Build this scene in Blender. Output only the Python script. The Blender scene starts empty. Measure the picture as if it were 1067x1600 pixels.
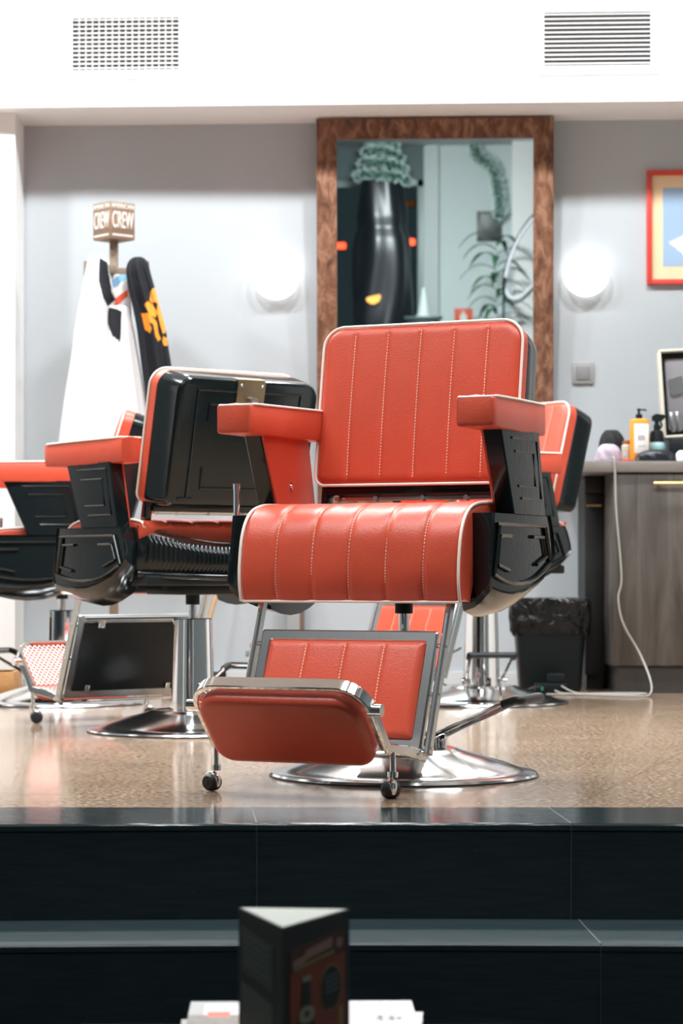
import bpy, bmesh, math, random
from mathutils import Vector, Matrix
random.seed(7)
C = bpy.context.scene.collection
sc = bpy.context.scene
F_PX, HOR, CAM_H = 3600.0, 894.5, 0.47

# ------------------------------------------------------------------ camera
cam_d = bpy.data.cameras.new('camera')
cam = bpy.data.objects.new('camera', cam_d); C.objects.link(cam)
cam.location = (0, 0, CAM_H); cam.rotation_euler = (math.pi / 2, 0, 0)
cam_d.sensor_fit = 'VERTICAL'; cam_d.sensor_height = 36.0; cam_d.sensor_width = 24.0
cam_d.lens = F_PX * 36.0 / 1600.0
cam_d.shift_y = (HOR - 800.0) / 1600.0
cam_d.clip_start = 0.05
cam_d.dof.use_dof = True; cam_d.dof.focus_distance = 5.15; cam_d.dof.aperture_fstop = 6.4
sc.camera = cam

# ------------------------------------------------------------------ exposure
sc.view_settings.view_transform = 'Standard'
sc.view_settings.look = 'None'
sc.view_settings.gamma = 1.0
sc.view_settings.exposure = 0.30
sc.view_settings.use_curve_mapping = False

# ------------------------------------------------------------------ world: night street seen through the shop window
w = bpy.data.worlds.new('night'); sc.world = w; w.use_nodes = True
w.node_tree.nodes['Background'].inputs[0].default_value = (0.030, 0.045, 0.050, 1)
w.node_tree.nodes['Background'].inputs[1].default_value = 0.6

# ------------------------------------------------------------------ lamps of the room and added fills
def area(name, loc, size, power, color=(1, 0.97, 0.93), rot=(0, 0, 0), shape='DISK', sy=None, spread=math.pi):
    d = bpy.data.lights.new(name, 'AREA'); d.shape = shape; d.size = size
    if sy: d.size_y = sy
    d.energy = power; d.color = color; d.spread = spread
    o = bpy.data.objects.new(name, d); C.objects.link(o)
    o.location = loc; o.rotation_euler = rot
    return o
CEIL = 3.05
for i, x in enumerate((-2.1, -1.35, -0.45, 0.45, 1.35)):  # leftmost spot is an extra, added to whiten the left pier
    area('ceiling_spot_or_fill', (x, 8.42, CEIL - 0.03), 0.16, 25, (0.94, 0.985, 1.0))
for x in (-1.5, 0.0, 1.5):
    area('ceiling_panel_or_fill', (x, 6.6, CEIL - 0.03), 1.1, 52, (0.94, 0.985, 1.0), shape='RECTANGLE', sy=0.5, spread=math.radians(125))
    area('ceiling_panel_or_fill', (x, 4.3, CEIL - 0.03), 1.1, 27, (0.94, 0.985, 1.0), shape='RECTANGLE', sy=0.5, spread=math.radians(135))
area('ceiling_panel_or_fill', (-0.4, 1.3, CEIL - 0.06), 0.5, 60, (0.95, 0.99, 1.0), rot=(math.radians(-52), 0, 0), shape='RECTANGLE', sy=0.5, spread=math.radians(110))  # unseen fill added to brighten the street-side wall behind the camera

# ------------------------------------------------------------------ materials
def nodes(name):
    m = bpy.data.materials.new(name); m.use_nodes = True
    return m, m.node_tree.nodes, m.node_tree.links, m.node_tree.nodes['Principled BSDF']
def mat(name, col, rough=0.5, metal=0.0, spec=0.5, bump=0.0, bscale=200.0, var=0.0, vscale=8.0, coat=0.0, sheen=0.0, emit=None, es=0.0):
    m, n, l, b = nodes(name)
    b.inputs['Base Color'].default_value = (*col, 1)
    b.inputs['Roughness'].default_value = rough
    b.inputs['Metallic'].default_value = metal
    b.inputs['Specular IOR Level'].default_value = spec
    b.inputs['Coat Weight'].default_value = coat
    b.inputs['Coat Roughness'].default_value = 0.08
    if sheen: b.inputs['Sheen Weight'].default_value = sheen
    if emit:
        b.inputs['Emission Color'].default_value = (*emit, 1); b.inputs['Emission Strength'].default_value = es
    tc = n.new('ShaderNodeTexCoord')
    if var > 0:
        nz = n.new('ShaderNodeTexNoise'); nz.inputs['Scale'].default_value = vscale; nz.inputs['Detail'].default_value = 4
        l.new(tc.outputs['Object'], nz.inputs['Vector'])
        mx = n.new('ShaderNodeMix'); mx.data_type = 'RGBA'
        mx.inputs[6].default_value = (*[c * (1 - var) for c in col], 1)
        mx.inputs[7].default_value = (*[min(1, c * (1 + var)) for c in col], 1)
        l.new(nz.outputs['Fac'], mx.inputs[0]); l.new(mx.outputs[2], b.inputs['Base Color'])
    if bump > 0:
        nb = n.new('ShaderNodeTexNoise'); nb.inputs['Scale'].default_value = bscale; nb.inputs['Detail'].default_value = 3
        l.new(tc.outputs['Object'], nb.inputs['Vector'])
        bp = n.new('ShaderNodeBump'); bp.inputs['Strength'].default_value = bump; bp.inputs['Distance'].default_value = 0.002
        l.new(nb.outputs['Fac'], bp.inputs['Height']); l.new(bp.outputs['Normal'], b.inputs['Normal'])
    return m
def ramp(n, stops):
    r = n.new('ShaderNodeValToRGB'); e = r.color_ramp.elements
    while len(e) < len(stops): e.new(0.5)
    for k, (p, c) in enumerate(stops):
        e[k].position = p; e[k].color = (*c, 1)
    return r
VINYL = mat('red_vinyl', (0.56, 0.074, 0.036), 0.38, spec=0.5, bump=0.25, bscale=260, var=0.08, vscale=14)
PIPE = mat('cream_piping', (0.86, 0.74, 0.66), 0.4)
STITCH = mat('cream_thread', (0.85, 0.62, 0.48), 0.6)
BLACK = mat('black_gloss_plastic', (0.006, 0.010, 0.011), 0.14, spec=0.42, bump=0.05, bscale=60)
BLACKM = mat('black_satin_plastic', (0.008, 0.012, 0.014), 0.42, spec=0.3, bump=0.1)
RUBBER = mat('black_rubber', (0.012, 0.014, 0.015), 0.55)
CHROME = mat('chrome', (0.78, 0.79, 0.80), 0.07, 1.0, bump=0.02, bscale=30)
CHROMEB = mat('scuffed_chrome', (0.88, 0.89, 0.90), 0.15, 1.0, bump=0.06, bscale=90)
STEEL = mat('worn_steel', (0.56, 0.60, 0.61), 0.26, 1.0, bump=0.05, bscale=40)
MESHM = mat('pale_painted_metal', (0.82, 0.80, 0.77), 0.35, 0.6)
BRONZE = mat('brushed_bronze', (0.34, 0.26, 0.17), 0.38, 1.0, var=0.15, vscale=30)
GOLD = mat('brass', (0.80, 0.58, 0.25), 0.28, 1.0)
WHITE = mat('white_paint', (0.86, 0.86, 0.85), 0.6, bump=0.04, bscale=90)
WALLP = mat('grey_blue_paint', (0.475, 0.512, 0.54), 0.6, bump=0.06, bscale=120, var=0.02, vscale=3)
GREYW = mat('shop_wall_paint', (0.62, 0.69, 0.69), 0.7, var=0.02)
DARKW = mat('charcoal_reflection_wall', (0.10, 0.115, 0.12), 0.7)  # dark tone given to unseen walls so glossy black reflects dark
SKIRT = mat('skirting_paint', (0.62, 0.63, 0.64), 0.5)
ORANGE = mat('orange_pigment', (0.95, 0.35, 0.03), 0.5)
REDP = mat('red_frame_paint', (0.70, 0.07, 0.05), 0.35)
BLACKC = mat('black_cloth', (0.013, 0.015, 0.019), 0.75, spec=0.25, bump=0.4, bscale=300)
WHITEC = mat('white_cloth', (0.80, 0.80, 0.81), 0.75, bump=0.2, bscale=300)
BROWNC = mat('brown_card', (0.27, 0.175, 0.115), 0.6, var=0.06)
INK = mat('white_print', (0.85, 0.83, 0.80), 0.6)

def granite():
    m, n, l, b = nodes('polished_granite')
    tc = n.new('ShaderNodeTexCoord')
    v = n.new('ShaderNodeTexNoise'); v.inputs['Scale'].default_value = 88; v.inputs['Detail'].default_value = 5; v.inputs['Roughness'].default_value = .65
    l.new(tc.outputs['Object'], v.inputs['Vector'])
    r = ramp(n, [(0.36, (0.05, 0.035, 0.025)), (0.45, (0.23, 0.15, 0.095)), (0.53, (0.40, 0.275, 0.185)), (0.63, (0.60, 0.48, 0.37))])
    l.new(v.outputs['Fac'], r.inputs[0])
    v2 = n.new('ShaderNodeTexVoronoi'); v2.inputs['Scale'].default_value = 130
    l.new(tc.outputs['Object'], v2.inputs['Vector'])
    mx = n.new('ShaderNodeMix'); mx.data_type = 'RGBA'; mx.inputs[0].default_value = 0.12
    l.new(r.outputs[0], mx.inputs[6])
    r2 = ramp(n, [(0.0, (0.06, 0.04, 0.03)), (0.5, (0.36, 0.25, 0.18)), (1.0, (0.62, 0.52, 0.43))])
    l.new(v2.outputs['Color'], r2.inputs[0]); l.new(r2.outputs[0], mx.inputs[7])
    big = n.new('ShaderNodeTexNoise'); big.inputs['Scale'].default_value = 5; big.inputs['Detail'].default_value = 4
    l.new(tc.outputs['Object'], big.inputs['Vector'])
    r3 = ramp(n, [(0.3, (0.82, 0.80, 0.78)), (0.7, (1, 1, 1))]); l.new(big.outputs['Fac'], r3.inputs[0])
    mu = n.new('ShaderNodeMix'); mu.data_type = 'RGBA'; mu.blend_type = 'MULTIPLY'; mu.inputs[0].default_value = 1
    l.new(mx.outputs[2], mu.inputs[6]); l.new(r3.outputs[0], mu.inputs[7])
    # tile joints
    mp = n.new('ShaderNodeMapping'); mp.inputs['Rotation'].default_value = (0, 0, math.radians(17)); mp.inputs['Location'].default_value = (0.31, 0.2, 0)
    l.new(tc.outputs['Object'], mp.inputs['Vector'])
    br = n.new('ShaderNodeTexBrick'); br.inputs['Scale'].default_value = 1.0; br.offset = 0
    br.inputs['Brick Width'].default_value = 0.6; br.inputs['Row Height'].default_value = 0.6
    br.inputs['Mortar Size'].default_value = 0.0018; br.inputs['Mortar Smooth'].default_value = 0
    l.new(mp.outputs[0], br.inputs['Vector'])
    mj = n.new('ShaderNodeMix'); mj.data_type = 'RGBA'; mj.inputs[7].default_value = (0.16, 0.12, 0.095, 1)
    l.new(br.outputs['Fac'], mj.inputs[0]); l.new(mu.outputs[2], mj.inputs[6])
    l.new(mj.outputs[2], b.inputs['Base Color'])
    b.inputs['Roughness'].default_value = 0.13; b.inputs['Specular IOR Level'].default_value = 0.5
    bp = n.new('ShaderNodeBump'); bp.inputs['Strength'].default_value = 0.03; bp.inputs['Distance'].default_value = 0.01
    wn = n.new('ShaderNodeTexNoise'); wn.inputs['Scale'].default_value = 9; l.new(tc.outputs['Object'], wn.inputs['Vector'])
    l.new(wn.outputs['Fac'], bp.inputs['Height']); l.new(bp.outputs[0], b.inputs['Normal'])
    return m
GRANITE = granite()
def slate(name, rough, k=1.0):
    m, n, l, b = nodes(name)
    tc = n.new('ShaderNodeTexCoord')
    mp = n.new('ShaderNodeMapping'); mp.inputs['Scale'].default_value = (3, 40, 40); l.new(tc.outputs['Object'], mp.inputs[0])
    v = n.new('ShaderNodeTexNoise'); v.inputs['Scale'].default_value = 3; v.inputs['Detail'].default_value = 6
    l.new(mp.outputs[0], v.inputs['Vector'])
    r = ramp(n, [(0.3, (0.010 * k, 0.021 * k, 0.025 * k)), (0.75, (0.022 * k, 0.033 * k, 0.036 * k))]); l.new(v.outputs['Fac'], r.inputs[0])
    sp = n.new('ShaderNodeTexNoise'); sp.inputs['Scale'].default_value = 160; l.new(tc.outputs['Object'], sp.inputs['Vector'])
    r2 = ramp(n, [(0.76, (0, 0, 0)), (0.80, (0.10, 0.12, 0.12))]); l.new(sp.outputs['Fac'], r2.inputs[0])
    ad = n.new('ShaderNodeMix'); ad.data_type = 'RGBA'; ad.blend_type = 'ADD'; ad.inputs[0].default_value = 1
    l.new(r.outputs[0], ad.inputs[6]); l.new(r2.outputs[0], ad.inputs[7]); l.new(ad.outputs[2], b.inputs['Base Color'])
    b.inputs['Roughness'].default_value = rough; b.inputs['Specular IOR Level'].default_value = 0.4
    bp = n.new('ShaderNodeBump'); bp.inputs['Strength'].default_value = 0.15; bp.inputs['Distance'].default_value = 0.002
    l.new(v.outputs['Fac'], bp.inputs['Height']); l.new(bp.outputs[0], b.inputs['Normal'])
    return m
SLATE_P = slate('polished_slate', 0.09)
SLATE_M = slate('honed_slate', 0.42, 1.7)
SLATE_T = slate('worn_slate_tread', 0.36, 1.35)
def wood(name, c1, c2, c3, scale, dist, rough=0.5, axis=(1, 1, 1), blotch=0.0):
    m, n, l, b = nodes(name)
    tc = n.new('ShaderNodeTexCoord'); mp = n.new('ShaderNodeMapping'); mp.inputs['Scale'].default_value = axis
    l.new(tc.outputs['Object'], mp.inputs[0])
    v = n.new('ShaderNodeTexNoise'); v.inputs['Scale'].default_value = scale; v.inputs['Detail'].default_value = 7; v.inputs['Distortion'].default_value = dist; v.inputs['Roughness'].default_value = .62
    l.new(mp.outputs[0], v.inputs['Vector'])
    r = ramp(n, [(0.32, c1), (0.5, c2), (0.66, c3)]); l.new(v.outputs['Fac'], r.inputs[0])
    l.new(r.outputs[0], b.inputs['Base Color']); b.inputs['Roughness'].default_value = rough
    bp = n.new('ShaderNodeBump'); bp.inputs['Strength'].default_value = 0.2; bp.inputs['Distance'].default_value = 0.003
    l.new(v.outputs['Fac'], bp.inputs['Height']); l.new(bp.outputs[0], b.inputs['Normal'])
    return m
BURL = wood('burl_wood', (0.060, 0.024, 0.013), (0.185, 0.082, 0.046), (0.34, 0.18, 0.11), 26, 0.8, 0.42, (1, 1, .45))
OAK = wood('smoked_oak', (0.040, 0.031, 0.026), (0.080, 0.066, 0.056), (0.12, 0.102, 0.088), 2.2, 0.8, 0.5, (7, 7, 0.7))
OAKT = wood('worktop_laminate', (0.16, 0.14, 0.125), (0.20, 0.175, 0.16), (0.24, 0.215, 0.20), 3, 0.4, 0.45, (1, 6, 6))
PINE = wood('orange_pine', (0.48, 0.22, 0.07), (0.62, 0.31, 0.11), (0.74, 0.42, 0.18), 4, 0.6, 0.5, (1, 5, 9))
STICK = wood('varnished_beech', (0.40, 0.24, 0.12), (0.5, 0.32, 0.17), (0.6, 0.4, 0.24), 6, 0.4, 0.45)
TAUPE = mat('taupe_stand_paint', (0.24, 0.18, 0.13), 0.5, var=0.08)
def glossy_cape():
    m, n, l, b = nodes('glossy_black_vinyl_cloth')
    b.inputs['Base Color'].default_value = (0.014, 0.018, 0.024, 1); b.inputs['Roughness'].default_value = 0.3
    return m
CAPE = glossy_cape()
MIRROR = mat('mirror_glass', (0.80, 0.88, 0.88), 0.0, 1.0)
def glass(name, col=(0.85, 0.92, 0.92)):
    m, n, l, b = nodes(name)
    b.inputs['Base Color'].default_value = (*col, 1); b.inputs['Transmission Weight'].default_value = 1; b.inputs['Roughness'].default_value = 0.01; b.inputs['IOR'].default_value = 1.05
    return m
GLASS = glass('window_glass')
LAMPG = mat('opal_lamp_glass', (0.95, 0.95, 0.95), 0.3, emit=(1.0, 0.98, 0.95), es=2.4)

# ------------------------------------------------------------------ mesh helpers
I4 = Matrix.Identity(4)
def T(x, y, z): return Matrix.Translation((x, y, z))
def RX(a): return Matrix.Rotation(math.radians(a), 4, 'X')
def RY(a): return Matrix.Rotation(math.radians(a), 4, 'Y')
def RZ(a): return Matrix.Rotation(math.radians(a), 4, 'Z')
class MB:
    def __init__(s): s.v = []; s.f = []; s.m = []
    def add(s, vs, fs, mi=0, M=I4):
        o = len(s.v); s.v += [tuple(M @ Vector(p)) for p in vs]
        for k, f in enumerate(fs):
            s.f.append(tuple(i + o for i in f)); s.m.append(mi[k] if isinstance(mi, list) else mi)
        return s
    def box(s, x0, x1, y0, y1, z0, z1, bev=0.0, mi=0, M=I4, seg=2):
        bm = bmesh.new(); bmesh.ops.create_cube(bm, size=1)
        for v in bm.verts: v.co = ((x0 + x1) / 2 + v.co.x * (x1 - x0), (y0 + y1) / 2 + v.co.y * (y1 - y0), (z0 + z1) / 2 + v.co.z * (z1 - z0))
        if bev > 0: bmesh.ops.bevel(bm, geom=bm.edges[:], offset=bev, segments=seg, affect='EDGES', profile=0.5)
        bm.verts.index_update()
        s.add([v.co[:] for v in bm.verts], [[v.index for v in f.verts] for f in bm.faces], mi, M); bm.free(); return s
    def loops(s, loops, cap0=True, cap1=True, mi=0, M=I4, closed=True):
        n = len(loops[0]); vs = [p for L in loops for p in L]; fs = []
        for a in range(len(loops) - 1):
            for k in range(n if closed else n - 1):
                k2 = (k + 1) % n
                fs.append((a * n + k, a * n + k2, (a + 1) * n + k2, (a + 1) * n + k))
        if cap0: fs.append(tuple(range(n - 1, -1, -1)))
        if cap1: fs.append(tuple(range((len(loops) - 1) * n, len(loops) * n)))
        return s.add(vs, fs, mi, M)
    def lathe(s, prof, seg=48, mi=0, M=I4, cap=True):
        L = [[(r * math.cos(2 * math.pi * k / seg), r * math.sin(2 * math.pi * k / seg), z) for k in range(seg)] for r, z in prof]
        return s.loops(L, cap, cap, mi, M)
    def sweep(s, path, prof, closed=False, up=None, mi=0, M=I4, cap=True):
        P = [Vector(p) for p in path]; n = len(P); L = []; pn = None
        for i in range(n):
            if closed: t = P[(i + 1) % n] - P[i - 1]
            else: t = P[min(i + 1, n - 1)] - P[max(i - 1, 0)]
            t.normalize()
            if up is not None: nn = Vector(up) - Vector(up).dot(t) * t
            elif pn is None:
                a = Vector((0, 0, 1)) if abs(t.z) < 0.9 else Vector((1, 0, 0)); nn = a - a.dot(t) * t
            else: nn = pn - pn.dot(t) * t
            nn.normalize(); pn = nn; bn = t.cross(nn)
            L.append([tuple(P[i] + nn * a + bn * b for a, b in [q])[0] for q in prof])
        L = [[tuple(p) for p in q] for q in L]
        if closed: L.append(L[0]); cap = False
        return s.loops(L, cap, cap, mi, M)
    def tube(s, path, r, seg=10, closed=False, mi=0, M=I4):
        return s.sweep(path, [(r * math.cos(2 * math.pi * k / seg), r * math.sin(2 * math.pi * k / seg)) for k in range(seg)], closed, None, mi, M)
    def bar(s, path, w, h, closed=False, up=(1, 0, 0), mi=0, M=I4, b=None):
        b = min(w, h) * 0.3 if b is None else b; a = w / 2; c = h / 2
        return s.sweep(path, [(a, c - b), (a - b, c), (-a + b, c), (-a, c - b), (-a, -c + b), (-a + b, -c), (a - b, -c), (a, -c + b)], closed, up, mi, M)
    def cyl(s, p, q, r, seg=16, mi=0, M=I4): return s.tube([p, q], r, seg, False, mi, M)
    def sphere(s, c, r, seg=20, rings=12, mi=0, M=I4, sx=1, sy=1, sz=1):
        L = []
        for a in range(1, rings):
            t = math.pi * a / rings
            L.append([(c[0] + sx * r * math.sin(t) * math.cos(2 * math.pi * k / seg), c[1] + sy * r * math.sin(t) * math.sin(2 * math.pi * k / seg), c[2] - sz * r * math.cos(t)) for k in range(seg)])
        return s.loops(L, True, True, mi, M)
    def build(s, name, mats, parent=None, ang=35, loc=None, rot=None):
        me = bpy.data.meshes.new(name)
        bm = bmesh.new(); bv = [bm.verts.new(p) for p in s.v]
        for f, mi in zip(s.f, s.m):
            if len(set(f)) < 3: continue
            try: nf = bm.faces.new([bv[i] for i in f])
            except ValueError: continue
            nf.material_index = mi; nf.smooth = True
        bmesh.ops.remove_doubles(bm, verts=bm.verts[:], dist=1e-6)
        bmesh.ops.recalc_face_normals(bm, faces=bm.faces[:])
        th = math.radians(ang)
        for e in bm.edges:
            if len(e.link_faces) == 2 and e.calc_face_angle(0) > th: e.smooth = False
        bm.to_mesh(me); bm.free()
        for q in (mats if isinstance(mats, (list, tuple)) else [mats]): me.materials.append(q)
        o = bpy.data.objects.new(name, me); C.objects.link(o)
        if parent: o.parent = parent
        if loc: o.location = loc
        if rot: o.rotation_euler = rot
        return o
def spline(pts, n):
    P = [Vector(p) for p in pts]; out = []
    for i in range(n):
        t = i / (n - 1) * (len(P) - 1); k = min(int(t), len(P) - 2); u = t - k
        p0 = P[max(k - 1, 0)]; p1 = P[k]; p2 = P[k + 1]; p3 = P[min(k + 2, len(P) - 1)]
        out.append(0.5 * ((2 * p1) + (p2 - p0) * u + (2 * p0 - 5 * p1 + 4 * p2 - p3) * u * u + (3 * p1 - p0 - 3 * p2 + p3) * u ** 3))
    return out
def rrect(w, z0, z1, rt, rb, seg=8):
    """outline of a rounded rectangle x in +-w, z in z0..z1 (counter-clockwise from bottom right)"""
    pts = []
    for cx, cz, r, a0 in ((w - rb, z0 + rb, rb, -90), (w - rt, z1 - rt, rt, 0), (-w + rt, z1 - rt, rt, 90), (-w + rb, z0 + rb, rb, 180)):
        for k in range(seg + 1):
            a = math.radians(a0 + 90 * k / seg); pts.append((cx + r * math.cos(a), cz + r * math.sin(a)))
    return pts
def tag(o, label, cat, group=None, kind=None):
    o['label'] = label; o['category'] = cat
    if group: o['group'] = group
    if kind: o['kind'] = kind
    return o
def struct(o): o['kind'] = 'structure'; return o
def empty(name, loc=(0, 0, 0), rz=0.0):
    o = bpy.data.objects.new(name, None); C.objects.link(o); o.location = loc; o.rotation_euler = (0, 0, rz); o.empty_display_size = 0.1
    return o
def P(px, py, Z):
    return Vector(((px - 533.5) / F_PX * Z, Z, CAM_H + (HOR - py) / F_PX * Z))
def inpoly(x, y, poly):
    c = False; j = len(poly) - 1
    for i in range(len(poly)):
        if (poly[i][1] > y) != (poly[j][1] > y) and x < (poly[j][0] - poly[i][0]) * (y - poly[i][1]) / (poly[j][1] - poly[i][1]) + poly[i][0]: c = not c
        j = i
    return c
def text_part(name, s, size, M, m, parent, sx=1.0, ext=0.0008):
    cu = bpy.data.curves.new(name, 'FONT'); cu.body = s; cu.size = size; cu.extrude = ext; cu.align_x = 'CENTER'; cu.align_y = 'CENTER'
    t = bpy.data.objects.new(name, cu); C.objects.link(t)
    bpy.context.view_layer.update()
    me = bpy.data.meshes.new_from_object(t)
    C.objects.unlink(t); bpy.data.objects.remove(t)
    me.transform(M @ Matrix.Diagonal((sx, 1, 1, 1))); me.materials.clear(); me.materials.append(m)
    o = bpy.data.objects.new(name, me); C.objects.link(o); o.parent = parent
    return o

# ------------------------------------------------------------------ room shell
WS = -0.05                                   # slope of the back wall in plan
def wy(x, off=0.0): return 9.62 + WS * x - off
WA = math.atan(WS)                           # its rotation
def wall_root(px, py, off=0.0):
    """point on a plane parallel to the back wall, off metres in front of it"""
    k = (px - 533.5) / F_PX; Z = (9.62 - off) / (1 - WS * k)
    return P(px, py, Z)
HX = 2.9
def quad_prism(name, pts, z0, z1, m, bev=0):
    mb = MB(); mb.loops([[(x, y, z0) for x, y in pts], [(x, y, z1) for x, y in pts]])
    return struct(mb.build(name, m))
def step_y(x, base):                         # gently curved front edges of the steps
    u = x / 0.6; u = max(-3, min(3, u))
    return base - 0.022 * u * u / (1 + 0.25 * u * u) + 0.010 * u / (1 + abs(u))
Z1, Z2, Z3 = 4.322, 4.04, 3.76
RIS = 0.180
def step_slab(name, base, y_back, z0, z1, m, M2=None, over=0.0):
    xs = [-HX + 2 * HX * k / 60 for k in range(61)]
    top = [(x, step_y(x, base) - over, z1) for x in xs]
    mb = MB(); fs = []
    vs = []
    for x in xs:
        yf = step_y(x, base) - over
        vs += [(x, yf, z0), (x, yf, z1 - 0.004), (x, yf + 0.004, z1), (x, y_back, z1), (x, y_back, z0)]
    mi = []
    for k in range(60):
        for j in range(5):
            a = k * 5 + j; b = k * 5 + (j + 1) % 5
            fs.append((a, b, b + 5, a + 5)); mi.append(1 if (j in (0,)) else 0)
    fs.append((0, 1, 2, 3, 4)); fs.append((304, 303, 302, 301, 300)); mi += [0, 0]
    mb.add(vs, fs, mi)
    return struct(mb.build(name, [m, M2 or m], ang=20))
# granite platform floor
quad_prism('floor', [(-HX, 4.612), (HX, 4.612), (HX, wy(HX) + 0.1), (-HX, wy(-HX) + 0.1)], -0.12, 0.0, GRANITE)
step_slab('stair_step', Z1, 4.612, -0.013, 0.0, SLATE_P, SLATE_M)
step_slab('stair_riser', Z1 + 0.003, 4.612, -RIS - 0.002, -0.013, SLATE_M)
step_slab('stair_step', Z2, 4.5, -RIS - 0.013, -RIS, SLATE_T, SLATE_M)
step_slab('stair_riser', Z2 + 0.004, 4.5, -2 * RIS - 0.002, -RIS - 0.013, SLATE_M)
step_slab('stair_step', Z3, 4.3, -2 * RIS - 0.2, -2 * RIS, SLATE_T, SLATE_M)
quad_prism('floor_lower', [(-HX, -2.3), (HX, -2.3), (HX, 3.9), (-HX, 3.9)], -3 * RIS - 0.1, -3 * RIS, SLATE_M)
# pale joints between the slabs
def joint(x, zb, zt, base, y1=None, dx=0.0):
    mb = MB(); yf = step_y(x, base)
    if y1 is None: mb.box(x - 0.0009, x + 0.0009, yf - 0.0006, yf + 0.004, zb, zt)
    else:
        w_ = 0.0011
        mb.loops([[(x - w_, yf + .002, zt - .001), (x + w_, yf + .002, zt - .001), (x + w_, yf + .002, zt + .0006), (x - w_, yf + .002, zt + .0006)],
                  [(x + dx - w_, y1, zt - .001), (x + dx + w_, y1, zt - .001), (x + dx + w_, y1, zt + .0006), (x + dx - w_, y1, zt + .0006)]])
    return struct(mb.build('trim_joint', GROUT))
GROUT = mat('pale_grout', (0.10, 0.115, 0.115), 0.7)
GROUT2 = GROUT
def X_at(px, Z): return (px - 533.5) / F_PX * Z
joint(X_at(401, Z1), -RIS, -0.004, Z1); joint(X_at(892, Z1), -RIS, -0.004, Z1)
joint(X_at(892, Z1), 0, 0, Z1, 4.61, X_at(856, 4.61) - X_at(892, Z1))
joint(X_at(401, Z1), 0, 0, Z1, 4.61, X_at(392, 4.61) - X_at(401, Z1))
joint(X_at(938, Z2), -2 * RIS, -RIS - .004, Z2)
joint(X_at(938, Z2), 0, -RIS, Z2, Z1, X_at(903, Z1) - X_at(938, Z2))

# walls, ceiling
SOF = 2.347
mb = MB(); mb.loops([[(-HX, wy(-HX), -.1), (HX, wy(HX), -.1), (HX, wy(HX) + .15, -.1), (-HX, wy(-HX) + .15, -.1)], [(-HX, wy(-HX), CEIL), (HX, wy(HX), CEIL), (HX, wy(HX) + .15, CEIL), (-HX, wy(-HX) + .15, CEIL)]])
struct(mb.build('wall_back', WALLP))
quad_prism('wall_left', [(-HX - .1, 8.8), (-HX, 8.8), (-HX, 9.9), (-HX - .1, 9.9)], -.7, CEIL, WHITE)
quad_prism('wall_left_front', [(-HX - .1, -2.3), (-HX, -2.3), (-HX, 8.8), (-HX - .1, 8.8)], -.7, CEIL, DARKW)
quad_prism('wall_right', [(HX, 8.8), (HX + .1, 8.8), (HX + .1, 9.6), (HX, 9.6)], -.7, CEIL, WHITE)
quad_prism('wall_right_front', [(HX, -2.3), (HX + .1, -2.3), (HX + .1, 8.8), (HX, 8.8)], -.7, CEIL, DARKW)
quad_prism('ceiling', [(-HX, -2.3), (HX, -2.3), (HX, 9.9), (-HX, 9.9)], CEIL, CEIL + .1, WHITE)
for sx_ in (-1, 1):  # unseen white panels added for bright streaks in chrome and gloss
    for py_ in (2.6, 4.4, 6.2, 7.9):
        mb = MB(); mb.box(sx_ * HX - .06, sx_ * HX + .06, py_ - .22, py_ + .22, -3 * RIS if py_ < 4 else 0, CEIL, .004); struct(mb.build('trim_added_reflector', WHITE))
# soffit over the mirror wall: lower lip, thin shadow gap, upper face
def soffit(name, off, z0, z1, m, back=0.0):
    pts = [(-HX, wy(-HX, off)), (HX, wy(HX, off)), (HX, wy(HX, back)), (-HX, wy(-HX, back))]
    return quad_prism(name, pts, z0, z1, m)
soffit('trim_soffit', 0.385, SOF, SOF + 0.093, WHITE)
soffit('trim_soffit_groove', 0.378, SOF + 0.093, SOF + 0.097, WHITE)
soffit('trim_soffit_upper', 0.385, SOF + 0.097, CEIL, WHITE)
# white pier at the left
quad_prism('wall_pier_left', [(-HX, 9.42), (X_at(23.5, 9.42), 9.42), (X_at(23.5, 9.42), 9.72), (-HX, 9.8)], 0.0, SOF, WHITE)
# skirting
mb = MB(); x0 = X_at(24, 9.4); pts = [(x0, wy(x0, .014)), (HX, wy(HX, .014)), (HX, wy(HX)), (x0, wy(x0))]
mb.loops([[(x, y, 0) for x, y in pts], [(x, y, .056) for x, y in pts]]); struct(mb.build('baseboard_back', SKIRT))

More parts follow.
